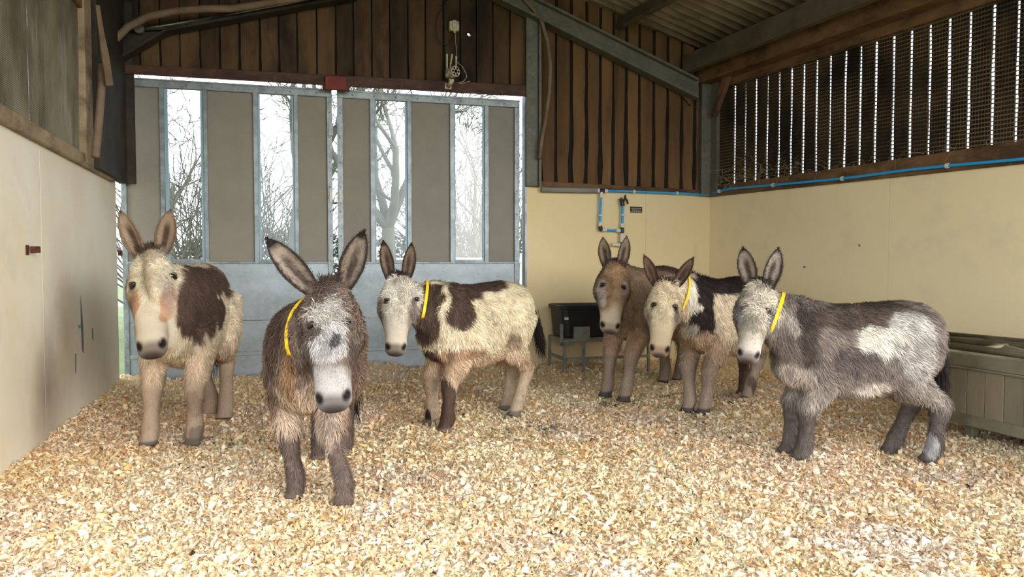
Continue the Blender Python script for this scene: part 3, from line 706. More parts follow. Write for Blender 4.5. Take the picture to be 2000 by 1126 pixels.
# hoses / conduits in the left corner
t = empty('conduit', WL.pt(*WL.px(185, 300, .12), .12), 'thick dusty conduit standing in the left corner behind the mesh post', 'conduit')
mb = MB(); mb.tube(wpts(WL, [(186, 306), (190, 270), (196, 200), (199, 160), (198, 125)], .14), .030, 10); mb.build('pipe', 'hose', t, smooth=True)
t = empty('conduit', WB.pt(.0, 3.0, .25), 'thick curved brown conduit arching from left corner under the roof', 'conduit')
arc = [(208, 135), (209, 108), (222, 80), (250, 52), (290, 32), (340, 22), (400, 17), (450, 17), (500, 10), (560, 0), (640, -14), (740, -40)]
mb = MB(); mb.tube(wpts(WB, arc, .32), .034, 12); mb.build('pipe', 'hose', t, smooth=True)
mb = MB(); mb.tube(wpts(WB, [(208, 135), (210, 175), (214, 215)], .32), .034, 10); mb.build('pipe', 'hose', t, smooth=True)
t = empty('conduit', WB.pt(4.3, 3.0, .2), 'dusty curved conduit bowing out beside the steel column', 'conduit')
mb = MB(); mb.tube(wpts(WB, [(1000, -25), (1025, 0), (1042, 18), (1058, 42), (1069, 80), (1075, 125), (1073, 180), (1066, 230), (1058, 272), (1054, 310)], .13), .022, 10); mb.build('pipe', 'hose', t, smooth=True)
# timber strut and brackets in the left corner
t = empty('timber_strut', WL.pt(.5, 3.2, .2), 'short timber strut wedged high in the left corner', 'strut')
mb = MB(); mb.tube(wpts(WL, [(190, 10), (197, 60), (205, 110), (213, 165)], .2), [.016, .02, .03, .03], 6); mb.build('strut', 'hose', t)
# ------------------------------------------------------------------ roof: purlins, rafters, corrugated sheets
def Wp(s, z, off): return WB.pt(s, z, off)
def rafter(name, pxs_top, pxs_bot, o0, o1, m, label):
    t = empty(name, WB.pt(*WB.px(*pxs_bot[0], o1), o1), label, 'rafter', kind='structure')
    mb = MB(); WB.pprism(mb, pxs_top + pxs_bot[::-1], o0, o1); mb.build('web', m, t, bevel=.004)
    mb = MB(); WB.pprism(mb, [(x, y - 6) for x, y in pxs_bot] + pxs_bot[::-1], o0 - .0, o1 + .06); mb.build('flange', m, t)
    mb = MB(); WB.pprism(mb, pxs_top + [(x, y + 5) for x, y in pxs_top][::-1], o0 - .0, o1 + .06); mb.build('flange', m, t)
    return t
rafter('rafter', [(960, -50), (1365, 152)], [(960, -10), (1365, 192)], .02, .10, 'steel', 'grey steel rafter sloping down over the right gable boards to the corner')
rafter('rafter', [(228, 55), (330, 52), (700, -40)], [(228, 118), (325, 60), (700, -8)], .04, .12, 'darksteel', 'dark steel rafter rising from left corner above the sliding doors')
t = empty('tie_rod', WB.pt(*WB.px(270, 58, .2), .2), 'pale thin tie rod with round end cap below left rafter', 'rod')
mb = MB(); mb.tube(wpts(WB, [(276, 57), (400, 37), (560, 8), (700, -22)], .16), .008, 8); mb.build('rod', 'galv', t)
mb = MB(); mb.tube([WB.pt(*WB.px(272, 57, .16), .15), WB.pt(*WB.px(272, 57, .16), .19)], .045, 14); mb.build('end_cap', 'steel', t)
t = empty('roof_brace', WB.pt(6.2, 3.3, .1), 'short diagonal timber brace in the right corner under the rafter', 'brace')
mb = MB(); WB.pprism(mb, [(1298, 143), (1314, 143), (1354, 190), (1350, 207)], .0, .04); mb.build('brace', 'beam', t, bevel=.004)
t = empty('roof_brace', WR.pt(.3, 3.2, .1), 'diagonal timber brace beside the mesh in the right corner', 'brace')
mb = MB(); WR.pprism(mb, [(1388, 225), (1394, 228), (1424, 148), (1412, 146)], .06, .12); mb.build('brace', 'beam', t, bevel=.004)

ceil = struct(MB().box(WB.pt(WBL / 2, roof_z(WBL / 2) + .06, .0), WB.u * .15, WB.n * .1, WB.Z * .02).build('ceiling', 'cement'))
eL0 = WL.pt(0, 3.74) - np.array([.15, -.1, .045]); eL1 = WL.pt(WLL, 3.74) - np.array([.15, 0, .045])
eR0 = WR.pt(0, 3.74) + np.array([.15, .1, -.045]); eR1 = WR.pt(WRL, 3.74) + np.array([.15, 0, -.045])
rg0 = WB.pt(WBL / 2, 4.71); rg1 = (eL1 + eR1) / 2; rg1[2] = 4.71
def sheets(e0, e1, r0, r1, nsheet, waves):
    for k in range(nsheet):
        u0, u1 = k / nsheet, (k + 1) / nsheet
        n = waves * 6; V = []; Q = []
        for i in range(n + 1):
            u = u0 + (u1 - u0) * i / n
            a = e0 + (e1 - e0) * u; b = r0 + (r1 - r0) * u
            dz = .026 * math.sin(2 * math.pi * i / 6)
            for v in (0, .5, 1.0): 
                p = a + (b - a) * v; V.append(p + np.array([0, 0, dz]))
            for v in (1.0, .5, 0):
                p = a + (b - a) * v; V.append(p + np.array([0, 0, dz + .007]))
        for i in range(n):
            for j in range(6): Q.append((i * 6 + j, i * 6 + (j + 1) % 6, (i + 1) * 6 + (j + 1) % 6, (i + 1) * 6 + j))
        o = fast_mesh('roof_sheet', np.array(V), np.array(Q), None, 'cement', parent=ceil, smooth=True)
sheets(eR0, eR1, rg0, rg1, 9, 8)
sheets(eL0, eL1, rg0, rg1, 7, 8)
# purlins running the length of the barn
def lerp(a, b, t): return a + (b - a) * t
def purlin(name, v, side, w, h, m, drop=.0, kind='purlin', label=''):
    e0, e1 = (eR0, eR1) if side > 0 else (eL0, eL1)
    p = lerp(e0, rg0, v); q = lerp(e1, rg1, v)
    sl = (rg0 - e0); sl /= np.linalg.norm(sl)
    d = (q - p); d /= np.linalg.norm(d); up = np.cross(d, sl); up /= np.linalg.norm(up)
    if up[2] < 0: up = -up
    c = (p + q) / 2 - up * (h / 2 + .03 + drop)
    mb = MB(); mb.box(c, d * np.linalg.norm(q - p) / 2, sl * w / 2, up * h / 2)
    return struct(tag(mb.build('purlin', m, bevel=.005), label))
pa = WR.line((1347, 103), (1581, 0), .45)
mb = MB(); pB = WR.line((1365, 131), (1699, 0), .45); WR.prism(mb, [(-.02, pB(0)), (WRL, pB(WRL)), (WRL, pa(WRL)), (-.02, pa(0))], .36, .45); struct(tag(mb.build('purlin', 'steelb', bevel=.005), 'grey eaves purlin above the slatted right wall'))
purlin('purlin', .40, 1, .07, .15, 'steelb', label='steel purlin under the corrugated right roof slope')
purlin('purlin', .75, 1, .07, .15, 'steelb', label='upper steel purlin near the ridge of right slope')
purlin('purlin', .30, -1, .07, .15, 'beam', label='timber purlin under left roof slope')
purlin('purlin', .65, -1, .07, .15, 'beam', label='upper timber purlin under left roof slope')
# outer gable strip closing above the doors already built; CCTV and junction box
t = empty('junction_box', WB.pt(*WB.px(888, 50), .0), 'dusty white junction box high on the gable boards', 'electrical box')
mb = MB(); WB.pprism(mb, [(878, 40), (897, 41), (897, 60), (878, 59)], .0, .05); mb.build('box', 'camera', t, bevel=.006)
mb = MB(); WB.pprism(mb, [(884, 39), (892, 39), (892, 55), (884, 55)], .05, .065); mb.build('cover', 'camera', t, bevel=.004)
mb = MB(); mb.tube(wpts(WB, [(888, 59), (888, 64)], .03), .014, 8); mb.build('gland', 'camera', t)
t = empty('cable', WB.pt(*WB.px(860, 60), .02), 'looped dark cable hanging from the junction box', 'cable')
mb = MB(); mb.tube(wpts(WB, [(880, -10), (868, 10), (856, 28), (852, 50), (853, 72), (860, 84), (870, 88), (880, 84), (886, 70), (888, 62)], .02), .005, 6); mb.build('cable', 'blackp', t, smooth=True)
mb = MB(); mb.tube(wpts(WB, [(889, 63), (890, 85), (892, 100), (891, 110)], .02), .003, 6); mb.build('cable', 'camera', t, smooth=True)
t = empty('cable', WB.pt(*WB.px(905, 140), .02), 'thin pale cable curling right of the security camera', 'cable')
mb = MB(); mb.tube(wpts(WB, [(893, 121), (903, 130), (910, 143), (912, 150), (906, 158), (896, 162), (902, 163), (918, 158)], .06), .0035, 6); mb.build('cable', 'camera', t, smooth=True)
t = empty('security_camera', WB.pt(*WB.px(876, 172, .06), .06), 'dusty white security camera with aerials on the header beam', 'camera')
mb = MB(); WB.pprism(mb, [(869, 161), (882, 162), (882, 174), (869, 173)], .05, .065); mb.build('mounting_plate', 'camera', t, bevel=.003)
mb = MB(); mb.tube([WB.pt(*WB.px(876, 168, .08), .07), WB.pt(*WB.px(881, 160, .12), .12), WB.pt(*WB.px(882, 154, .14), .14)], [.024, .028, .03], 10); mb.build('arm', 'camera', t, smooth=True)
mb = MB(); mb.tube([WB.pt(*WB.px(878, 150, .12), .12), WB.pt(*WB.px(879, 138, .12), .10)], [.045, .05], 12); mb.build('housing', 'camera', t, smooth=True)
hc = WB.pt(*WB.px(890, 139, .2), .2); hb = WB.pt(*WB.px(876, 143, .1), .08)
mb = MB(); mb.tube([hb, (hb + hc) / 2, hc], [.034, .058, .058], 14); mb.build('head', 'camera', t, smooth=False)
dd = (hc - hb) / np.linalg.norm(hc - hb); a1 = np.cross(dd, [0, 0, 1.]); a1 /= np.linalg.norm(a1); a2 = np.cross(dd, a1)
for k in range(6):
    an = k * math.pi / 3; c = hc + (a1 * math.cos(an) + a2 * math.sin(an)) * .036
    mb = MB(); mb.tube([c, c + dd * .004], .012, 8); mb.build('lamp', 'lens', t)
mb = MB(); mb.tube([hc, hc + dd * .006], .018, 10); mb.build('lens', 'lens', t)
for (a, b) in (((873, 135), (873, 106)), ((879, 132), (883, 106)), ((891, 128), (891, 110))):
    mb = MB(); mb.tube(wpts(WB, [a, b], .12), [.008, .011], 8); mb.build('aerial', 'camera', t)

# ------------------------------------------------------------------ manger on the right
P0 = np.array([2.98, 4.80, 0.0]); du = np.array([.2985, -1, 0.0]); du /= np.linalg.norm(du); dn = np.array([-du[1], du[0], 0]) * -1
if dn[0] > 0: dn = -dn          # towards the room
MW = Wall(P0, du, dn)
mz0, mz1 = .12, .598; ML = 2.9; MD = -.95
man = empty('manger', MW.pt(0, 0, -.3), 'long weathered boarded manger with steel rim against the right wall', 'manger')
def mrect(s0, s1, z0, z1, o0, o1, nm, m, bev=.004):
    mb = MB(); MW.rect(mb, s0, s1, z0, z1, o0, o1); return mb.build(nm, m, man, bevel=bev)
s0 = -.05
mrect(s0, ML, mz1 - .085, mz1, -.03, .012, 'rim', 'mangerframe'); mrect(s0, ML, mz1 - .1, mz1 - .085, -.03, .018, 'rim_lip', 'mangerframe', .002)
mrect(s0, ML, mz0, mz0 + .075, -.03, .012, 'base_rail', 'mangerframe')
mrect(s0, s0 + .03, mz0, mz1, -.04, .012, 'corner_post', 'mangerframe')
s = s0 + .03
while s < ML - .02:
    e = min(ML, s + .128); mrect(s + .002, e - .002, mz0 + .07, mz1 - .09, -.02, R.uniform(-.003, .001), 'plank', 'manger', .002); s = e
mrect(s0, s0 + .03, mz0, mz1, MD, -.03, 'end_panel', 'manger'); mrect(s0, ML, mz0, mz0 + .02, MD, -.03, 'bottom', 'manger'); mrect(s0, ML, mz0, mz1, MD - .02, MD, 'back_panel', 'manger')
for q in (.15, 1.4, 2.7):
    mrect(q, q + .06, -.03, mz0, -.15, -.09, 'leg', 'mangerframe'); mrect(q, q + .06, -.03, mz0, MD + .05, MD + .11, 'leg', 'mangerframe')
# hay rack of tube rails lying in it
hr = empty('tube_gate', MW.pt(0, .6, -.4), 'dull brown tubular gate rails resting across the boarded manger', 'gate')
gr = WR
def mt(pp, r): 
    mb = MB(); mb.tube(pp, r, 12); mb.build('rail', 'tube', hr, smooth=True)
yy = lambda x, y, o: MW.pt(*MW.px(x, y, o), o)
def ext(a, b, k): return [a + (a - b) * .0, a, b, b + (b - a) * k]
mt(ext(yy(1820, 670, -.10), yy(2000, 693, -.10), 1.5)[1:], .024)
mt(ext(yy(1825, 661, -.35), yy(2000, 676, -.35), 1.5)[1:], .024)
mt(ext(yy(1832, 652, -.60), yy(2000, 668, -.60), 1.5)[1:], .026)
mt([yy(1832, 660, -.5), yy(1910, 666, -.42), yy(2010, 690, -.2)], .022)
mt([yy(1925, 681, -.12), yy(1960, 676, -.3), yy(2010, 674, -.5)], .020)
mt([yy(1826, 668, -.08), yy(1840, 655, -.4), yy(1848, 650, -.62)], .022)
for (px_, py_) in ((1870, 692),): pass
mrect(s0, ML, mz0 + .02, mz1 - .14, MD, -.03, 'bedding', 'backing', 0)

# ------------------------------------------------------------------ black water tub on its galvanised stand
tb = empty('water_tub', WB.pt(WB.s_of(1200, .3), .4, .3), 'black plastic water tub in the corner behind the brown donkey', 'tub')
S3 = lambda x, o=.6: WB.s_of(x, o)
ts0, ts1 = S3(1100), S3(1100) + 1.0; to0, to1 = .12, .58; tz0, tz1 = .40, .755
mb = MB()
def ring(z, ins):
    pts = []
    for (cs, co, a0) in ((ts1 - ins - .06, to1 - ins - .06, 0), (ts0 + ins + .06, to1 - ins - .06, 90), (ts0 + ins + .06, to0 + ins + .06, 180), (ts1 - ins - .06, to0 + ins + .06, 270)):
        for k in range(5):
            an = math.radians(a0 + k * 22.5); pts.append(WB.pt(cs + .06 * math.cos(an), z, co + .06 * math.sin(an)))
    return pts
rings = [ring(tz0, .045), ring(tz0 + .02, .03), ring(tz1 - .05, .008), ring(tz1 - .045, -.008), ring(tz1 - .008, -.012), ring(tz1, -.004), ring(tz1, .018), ring(tz1 - .06, .025), ring(tz0 + .04, .055)]
vs = [p for r_ in rings for p in r_]; n = 20
fs = [(i * n + k, i * n + (k + 1) % n, (i + 1) * n + (k + 1) % n, (i + 1) * n + k) for i in range(len(rings) - 1) for k in range(n)]
fs += [tuple(range(n))[::-1], tuple((len(rings) - 1) * n + k for k in range(n))]
mb.add(vs, fs); mb.build('tub', 'blackp', tb, smooth=False)
mb = MB(); WB.rect(mb, ts0 + .03, ts0 + .07, .60, .63, to1 - .02, to1 - .001); mb.build('sticker', 'whitep', tb)
st = empty('tub_stand', WB.pt(WB.s_of(1200, .3), 0, .3), 'galvanised steel stand holding the black water tub', 'stand')
def sb(s0, s1, z0, z1, o0, o1, nm='bar'):
    mb = MB(); WB.rect(mb, s0, s1, z0, z1, o0, o1); mb.build(nm, 'galv', st, bevel=.003)
a0, a1 = ts0 - .0, ts1 + .02
for s in (a0, a1 - .03):
    for o in (to0, to1 + .01): sb(s, s + .028, -.02, .40, o, o + .028, 'leg')
sb(ts0 + .22, ts0 + .25, -.02, .40, to1 + .012, to1 + .04, 'leg')
sb(a0, a1, .365, .40, to1 + .01, to1 + .04); sb(a0, a1, .365, .40, to0, to0 + .03); sb(a0, a0 + .03, .365, .40, to0, to1)
sb(a1 - .03, a1, .365, .40, to0, to1); sb(a0, a1, .17, .20, to1 + .01, to1 + .035); sb(a0, a0 + .03, .17, .20, to0, to1)
sb(ts0 + .12, ts0 + .30, .38, .53, to1 + .008, to1 + .045, 'bracket_plate')
sb(ts0 - .03, ts0 + .0, .33, .56, to1 + .01, to1 + .03, 'hook'); sb(ts0 - .03, ts0 + .12, .33, .365, to1 + .01, to1 + .03, 'hook')
# ------------------------------------------------------------------ donkeys
NSEG = 22
def loft(rings):
    """rings: (centre, side vec, up vec, half width, half height above, half height below) -> closed mesh"""
    V = []
    for c, sv, uv, hw, ht, hb in rings:
        for k in range(NSEG):
            a = 2 * math.pi * k / NSEG; ca, sa = math.cos(a), math.sin(a)
            e = .88
            x = math.copysign(abs(ca) ** e, ca); y = math.copysign(abs(sa) ** e, sa)
            V.append(c + sv * hw * x + uv * (ht if y > 0 else hb) * y)
    n = NSEG; m = len(rings)
    F = [(i * n + k, i * n + (k + 1) % n, (i + 1) * n + (k + 1) % n, (i + 1) * n + k) for i in range(m - 1) for k in range(n)]
    F += [tuple(range(n))[::-1], tuple((m - 1) * n + k for k in range(n))]
    return V, F
def nrm(v): v = np.asarray(v, float); return v / (np.linalg.norm(v) + 1e-12)
def catmull(P, n):
    P = [np.asarray(p, float) for p in P]; P = [2 * P[0] - P[1]] + P + [2 * P[-1] - P[-2]]; out = []
    for i in range(1, len(P) - 2):
        for k in range(n):
            t = k / n; a, b, c, d = P[i - 1], P[i], P[i + 1], P[i + 2]
            out.append(.5 * ((2 * b) + (c - a) * t + (2 * a - 5 * b + 4 * c - d) * t * t + (-a + 3 * b - 3 * c + d) * t ** 3))
    out.append(P[-2]); return out

TORSO = [  # x, half width, top, bottom
    (-.485, .06, .84, .66), (-.455, .13, .915, .56), (-.38, .19, .965, .50), (-.27, .215, .985, .46), (-.12, .225, .975, .415), (.02, .23, .962, .395),
    (.14, .22, .965, .405), (.25, .20, .985, .43), (.34, .175, .97, .46), (.42, .135, .92, .50), (.475, .07, .85, .56)]
HEAD = [  # t, half width, dorsal, ventral   (fractions of head length ~ .52)
    (-.04, .055, -.01, .14), (.02, .10, .035, .22), (.10, .135, .055, .31), (.20, .165, .065, .37), (.30, .182, .065, .40), (.38, .178, .055, .40), (.47, .150, .045, .36), (.57, .130, .035, .29),
    (.68, .112, .022, .235), (.78, .102, .010, .205), (.87, .104, .000, .20), (.94, .100, -.020, .195), (.985, .078, -.052, .175), (1.01, .042, -.085, .145)]

def donkey(sp):
    s = sp['H']
    g = {k: ground_px(*sp['hoof'][k]) if len(sp['hoof'][k]) == 2 else np.array(sp['hoof'][k]) for k in ('FL', 'FR', 'HL', 'HR')}
    mf, mh = (g['FL'] + g['FR']) / 2, (g['HL'] + g['HR']) / 2
    fwd = mf - mh; fwd[2] = 0; dist = np.linalg.norm(fwd); fwd = nrm(fwd)
    if 'yaw' in sp: fwd = np.array([math.cos(sp['yaw']), math.sin(sp['yaw']), 0])
    left = np.array([-fwd[1], fwd[0], 0]); up = np.array([0, 0, 1.0])
    base = (mf + mh) / 2; base = base + fwd * sp.get('shift', 0) * s + left * sp.get('side', 0); z0 = base[2] = min(g[k][2] for k in g) - .01
    sl = sp.get('len', 1.0)
    Lc = lambda x, y, z: base + fwd * x * s * sl + left * y * s + up * z * s
    wk = sp.get('wid', 1.0); pitch_up = sp.get('tilt', 0)
    meshes = []
    tors = [(Lc(x, 0, (t + b) / 2 + pitch_up * x), left, up, hw * s * wk, (t - b) / 2 * s, (t - b) / 2 * s) for x, hw, t, b in TORSO]
    meshes.append(loft(tors))
    # head frame
    poll = at_depth(*sp['poll']); muz = at_depth(*sp['muz'])
    a = nrm(muz - poll); L = np.linalg.norm(muz - poll) / 1.0
    w = nrm(np.array([*sp.get('face', nrm(-muz[:2] + poll[:2] * 0)), 0.0])[:3]) if 'face' in sp else nrm(np.array([-muz[0], -muz[1], 0]))
    side = np.cross(up, w) * 1.0     # head's left
    side = nrm(side - a * np.dot(side, a)); dors = nrm(np.cross(a, side))
    if dors[2] < 0 and np.dot(dors, w) < 0: dors = -dors
    if np.dot(dors, w) < 0: dors = -dors
    roll = sp.get('roll', 0.0)
    side, dors = side * math.cos(roll) + dors * math.sin(roll), dors * math.cos(roll) - side * math.sin(roll)
    hk = sp.get('headw', 1.25)
    hs = L
    HP = lambda t, x, d: poll + a * t * hs + side * x * hs * hk + dors * d * hs
    head = [(HP(t, 0, (do - ve) / 2), side, dors, hw * hs * hk, (do + ve) / 2 * hs, (do + ve) / 2 * hs) for t, hw, do, ve in HEAD]
    meshes.append(loft(head))
    # neck
    nb = Lc(.27, 0, .76); nb2 = Lc(.40, 0, .86)
    ne = HP(.10, 0, -.17)
    m1 = nb2 * .5 + ne * .5 + up * .03 * s + fwd * .02 * s
    path = catmull([Lc(.12, 0, .72), nb, nb * .35 + m1 * .65 + fwd * .03, ne - (ne - nb2) * .02, HP(.17, 0, -.15)], 5)
    nr = len(path); rings = []
    for i, p in enumerate(path):
        f = i / (nr - 1)
        t = nrm(path[min(i + 1, nr - 1)] - path[max(i - 1, 0)])
        sv = nrm(left * (1 - f) + side * f); sv = nrm(sv - t * np.dot(sv, t)); uv = np.cross(t, sv)
        if np.dot(uv, up) < 0 and f < .5: uv = -uv
        hw = np.interp(f, [0, .3, .6, .85, 1], [.17, .13, .092, .078, .06]) * s * wk; hh = np.interp(f, [0, .3, .6, .85, 1], [.20, .21, .16, .13, .09]) * s
        rings.append((p, sv, uv, hw, hh, hh))
    meshes.append(loft(rings)); neck_rings = rings
    # legs
    def leg(pts, rr, sq=1.0):
        pts = catmull(pts, 4); rs = np.interp(np.linspace(0, 1, len(pts)), np.linspace(0, 1, len(rr)), rr); out = []
        for i, p in enumerate(pts):
            t = nrm(pts[min(i + 1, len(pts) - 1)] - pts[max(i - 1, 0)]); sv = nrm(left - t * np.dot(left, t)); uv = np.cross(t, sv)
            out.append((p, sv, uv, rs[i] * s * (.9 if i > 6 else .8), rs[i] * s, rs[i] * s))
        return loft(out)
    def mix(p, q, t): return p * (1 - t) + q * t
    hoofs = []
    lt = sp.get('legr', 1.0)
    for k, y in (('FL', .105), ('FR', -.105)):
        gd = g[k]; top = Lc(.27, y, .66); knee = Lc(.285, y * .95, .30); rest = Lc(.285, y * .95, 0); rest[2] = gd[2]
        d = gd - rest
        fet = mix(rest, gd, 1) + up * .085 * s - fwd * .012 * s
        kn = knee + d * .42 + fwd * .015 * s; kn[2] = gd[2] + .31 * s
        cn = mix(kn, fet, .5)
        el = Lc(.25, y * 1.08, .50) + d * .12
        meshes.append(leg([top, el, mix(el, kn, .5), kn, cn, fet, gd + up * .035 * s + fwd * .012 * s, gd + up * .0 + fwd * .022 * s],
                          [v * lt if i > 2 else v for i, v in enumerate([.120, .090, .066, .060, .041, .051, .043, .060])]))
        hoofs.append(gd)
    for k, y in (('HL', .10), ('HR', -.10)):
        gd = g[k]; rest = Lc(-.37, y, 0); rest[2] = gd[2]; d = gd - rest
        hip = Lc(-.30, y * .9, .76); sti = Lc(-.235, y * 1.25, .54) + d * .1
        hock = Lc(-.435, y, .35) + d * .38; hock[2] = gd[2] + .335 * s
        fet = gd + up * .09 * s - fwd * .02 * s
        meshes.append(leg([hip, sti, mix(sti, hock, .55) + fwd * .0, hock, mix(hock, fet, .5), fet, gd + up * .035 * s + fwd * .01 * s, gd + fwd * .024 * s],
                          [v * lt if i > 2 else v for i, v in enumerate([.17, .126, .068, .057, .041, .051, .043, .059])]))
        hoofs.append(gd)
    # join, remesh to one skin
    bm_v, bm_f = [], []
    for V, F in meshes:
        o = len(bm_v); bm_v += V; bm_f += [tuple(o + i for i in f) for f in F]
    me = bpy.data.meshes.new('tmp'); me.from_pydata([tuple(p) for p in bm_v], [], bm_f)
    bmm = bmesh.new(); bmm.from_mesh(me); bmesh.ops.recalc_face_normals(bmm, faces=bmm.faces); bmm.to_mesh(me); bmm.free()
    ob = bpy.data.objects.new('tmp', me); SC.collection.objects.link(ob)
    rm = ob.modifiers.new('r', 'REMESH'); rm.mode = 'VOXEL'; rm.voxel_size = sp.get('vox', .0095)
    sm = ob.modifiers.new('s', 'SMOOTH'); sm.factor = .5; sm.iterations = 6
    dg = bpy.context.evaluated_depsgraph_get(); ev = ob.evaluated_get(dg); m2 = bpy.data.meshes.new_from_object(ev)
    n = len(m2.vertices); V = np.empty(n * 3, np.float32); m2.vertices.foreach_get('co', V); V = V.reshape(-1, 3).astype(float)
    N_ = np.empty(n * 3, np.float32); m2.vertices.foreach_get('normal', N_); N_ = N_.reshape(-1, 3).astype(float)
    m2.calc_loop_triangles(); T = np.empty(len(m2.loop_triangles) * 3, np.int32); m2.loop_triangles.foreach_get('vertices', T); T = T.reshape(-1, 3)
    bpy.data.objects.remove(ob); bpy.data.meshes.remove(me); bpy.data.meshes.remove(m2)
    # nostrils: press in
    def headco(P):
        r = P - poll; return np.stack([r @ a / hs, r @ side / hs / hk, r @ dors / hs], 1)
    hc = headco(V)
    headm = np.clip((hc[:, 0] + .10) / .12, 0, 1) * (hc[:, 0] > -.1) * (hc[:, 0] < 1.15) * (np.abs(hc[:, 1]) < .26) * (hc[:, 2] > -.52) * (hc[:, 2] < .3)
    nos = [np.array([.915, sgn * .078, -.030]) for sgn in (-1, 1)]
    for q in nos:
        d2 = (((hc - q) / np.array([.035, .022, .06])) ** 2).sum(1); e = np.exp(-d2) * headm
        V -= N_ * (e * .016 * s)[:, None]
    mo = np.exp(-((hc[:, 2] + .150 - (1 - hc[:, 0]) * .12) / .012) ** 2) * (hc[:, 0] > .84) * headm
    V -= N_ * (mo * .006)[:, None]
    for sgn in (-1, 1):     # brow over the eye, hollow beneath
        d2 = (((hc - np.array([.305, sgn * .135, .045])) / np.array([.04, .05, .05])) ** 2).sum(1); V += N_ * (np.exp(-d2) * headm * .010 * s)[:, None]
        d2 = (((hc - np.array([.37, sgn * .140, .025])) / np.array([.035, .05, .045])) ** 2).sum(1); V -= N_ * (np.exp(-d2) * headm * .008 * s)[:, None]
    # ears
    earV, earF, earN, earU = [], [], [], []
    EN = 20; ES = 18
    Ls = []
    for idx, key in enumerate(('earL', 'earR')):
        tip = at_depth(*sp[key]); sgn = 1 if key == 'earL' else -1
        bs = HP(.045, sgn * .085, -.01); ax = nrm(tip - bs); le = np.linalg.norm(tip - bs)
        fc = sp.get('earface', {}).get(key); f = nrm(np.array(fc, float)) if fc is not None else nrm(w + side * sgn * .25)
        f = nrm(f - ax * np.dot(f, ax)); x = np.cross(ax, f); ew = sp.get('earw', .052) * s
        o = len(earV)
        for i in range(ES + 1):
            t = i / ES
            wd = ew * np.interp(t, [0, .08, .2, .4, .55, .72, .86, .95, 1], [.62, .70, .86, 1.0, .98, .82, .55, .28, .05])
            cup = wd * np.interp(t, [0, .3, .7, 1], [1.0, .72, .5, .3]); th = .007 * s * (1 if t < .95 else .4)
            c = bs + ax * (t * le) - f * (.02 * s * (1 - t)) + f * math.sin(t * 2.4) * .012
            for k in range(EN):
                if k < EN // 2: th_ = -math.pi / 2 + math.pi * k / (EN // 2 - 1); p = c + x * wd * math.sin(th_) - f * cup * math.cos(th_) ; nn = x * math.sin(th_) - f * math.cos(th_); inn = 0
                else:
                    th_ = math.pi / 2 - math.pi * (k - EN // 2) / (EN // 2 - 1); p = c + x * (wd - th * .7) * math.sin(th_) - f * (cup - th) * math.cos(th_) + f * th * .2; nn = -x * math.sin(th_) + f * math.cos(th_); inn = 1
                earV.append(p); earN.append(nrm(nn)); earU.append((t, math.sin(th_), inn, sgn))
        for i in range(ES):
            for k in range(EN): earF.append((o + i * EN + k, o + i * EN + (k + 1) % EN, o + (i + 1) * EN + (k + 1) % EN, o + (i + 1) * EN + k))
        earF_cap = None
        Ls.append((bs, ax))
    earV = np.array(earV); earN = np.array(earN); earU = np.array(earU); earF = np.array(earF)
    # colour function
    def headcol(P, hc, m0):
        return None
    Pl = lambda P: np.stack([(P - base) @ fwd / s / sl, (P - base) @ left / s, (P - base) @ up / s], 1)
    bvh = BVHTree.FromPolygons([tuple(v) for v in V], [tuple(int(i) for i in t) for t in T])
    def hit(px, py, skip_head=True):
        d = Vector(ray(px, py)).normalized(); o = Vector(CAMO)
        for _ in range(6):
            h = bvh.ray_cast(o, d)
            if h[0] is None: break
            p = np.array(h[0]); c = headco(p[None])[0]
            ish = (-.03 < c[0] < 1.1) and abs(c[1]) < .22 and -.42 < c[2] < .12
            if ish == (not skip_head): return p
            if not skip_head: break
            o = h[0] + d * .01
        dep = np.linalg.norm(base[:2]) if skip_head else np.linalg.norm(poll[:2])
        return at_depth(px, py, dep)
    blobs = []
    for (hd, px, py, rx, ry, c_, *rest) in sp['patch']:
        p = hit(px, py, hd == 'b'); dep = p[1]; k = dep / FPX
        ang = rest[0] if rest else 0
        blobs.append((hd, p, rx * k, ry * k, np.array(c_), ang, rest[1] if len(rest) > 1 else 0))
    # cylinders along the view would be flat paint; blobs are solid ellipsoids, flattened along the body side
    def colour(P, hm, hcx):
        n1 = vnoise(P, 7, 31 + sp['seed'], 3); n2 = vnoise(P * np.array([1, 1, .35]), 22, 41 + sp['seed'], 2); pl = Pl(P)
        c = np.array(sp['base'])[None] * (1 + .16 * n1[:, None] + .12 * n2[:, None])
        # belly/leg tones
        low = np.clip((.56 - pl[:, 2]) / .1, 0, 1) * (1 - hm)
        c = c * (1 - low[:, None]) + np.array(sp.get('belly', sp['base']))[None] * (1 + .12 * n2[:, None]) * low[:, None]
        lg = np.clip((.40 - pl[:, 2]) / .08, 0, 1) * (1 - hm)
        c = c * (1 - lg[:, None]) + np.array(sp.get('legs', sp['base']))[None] * (1 + .14 * n1[:, None]) * lg[:, None]
        curl = vnoise(hcx * np.array([1, 1.2, .6]), 16, 91 + sp['seed'], 2)
        hb = np.array(sp['headc'])[None] * (1 + .14 * n1[:, None] + .12 * n2[:, None] + .30 * (curl * np.clip(1.05 - hcx[:, 0] * 1.1, .15, 1))[:, None]); c = c * (1 - hm[:, None]) + hb * hm[:, None]
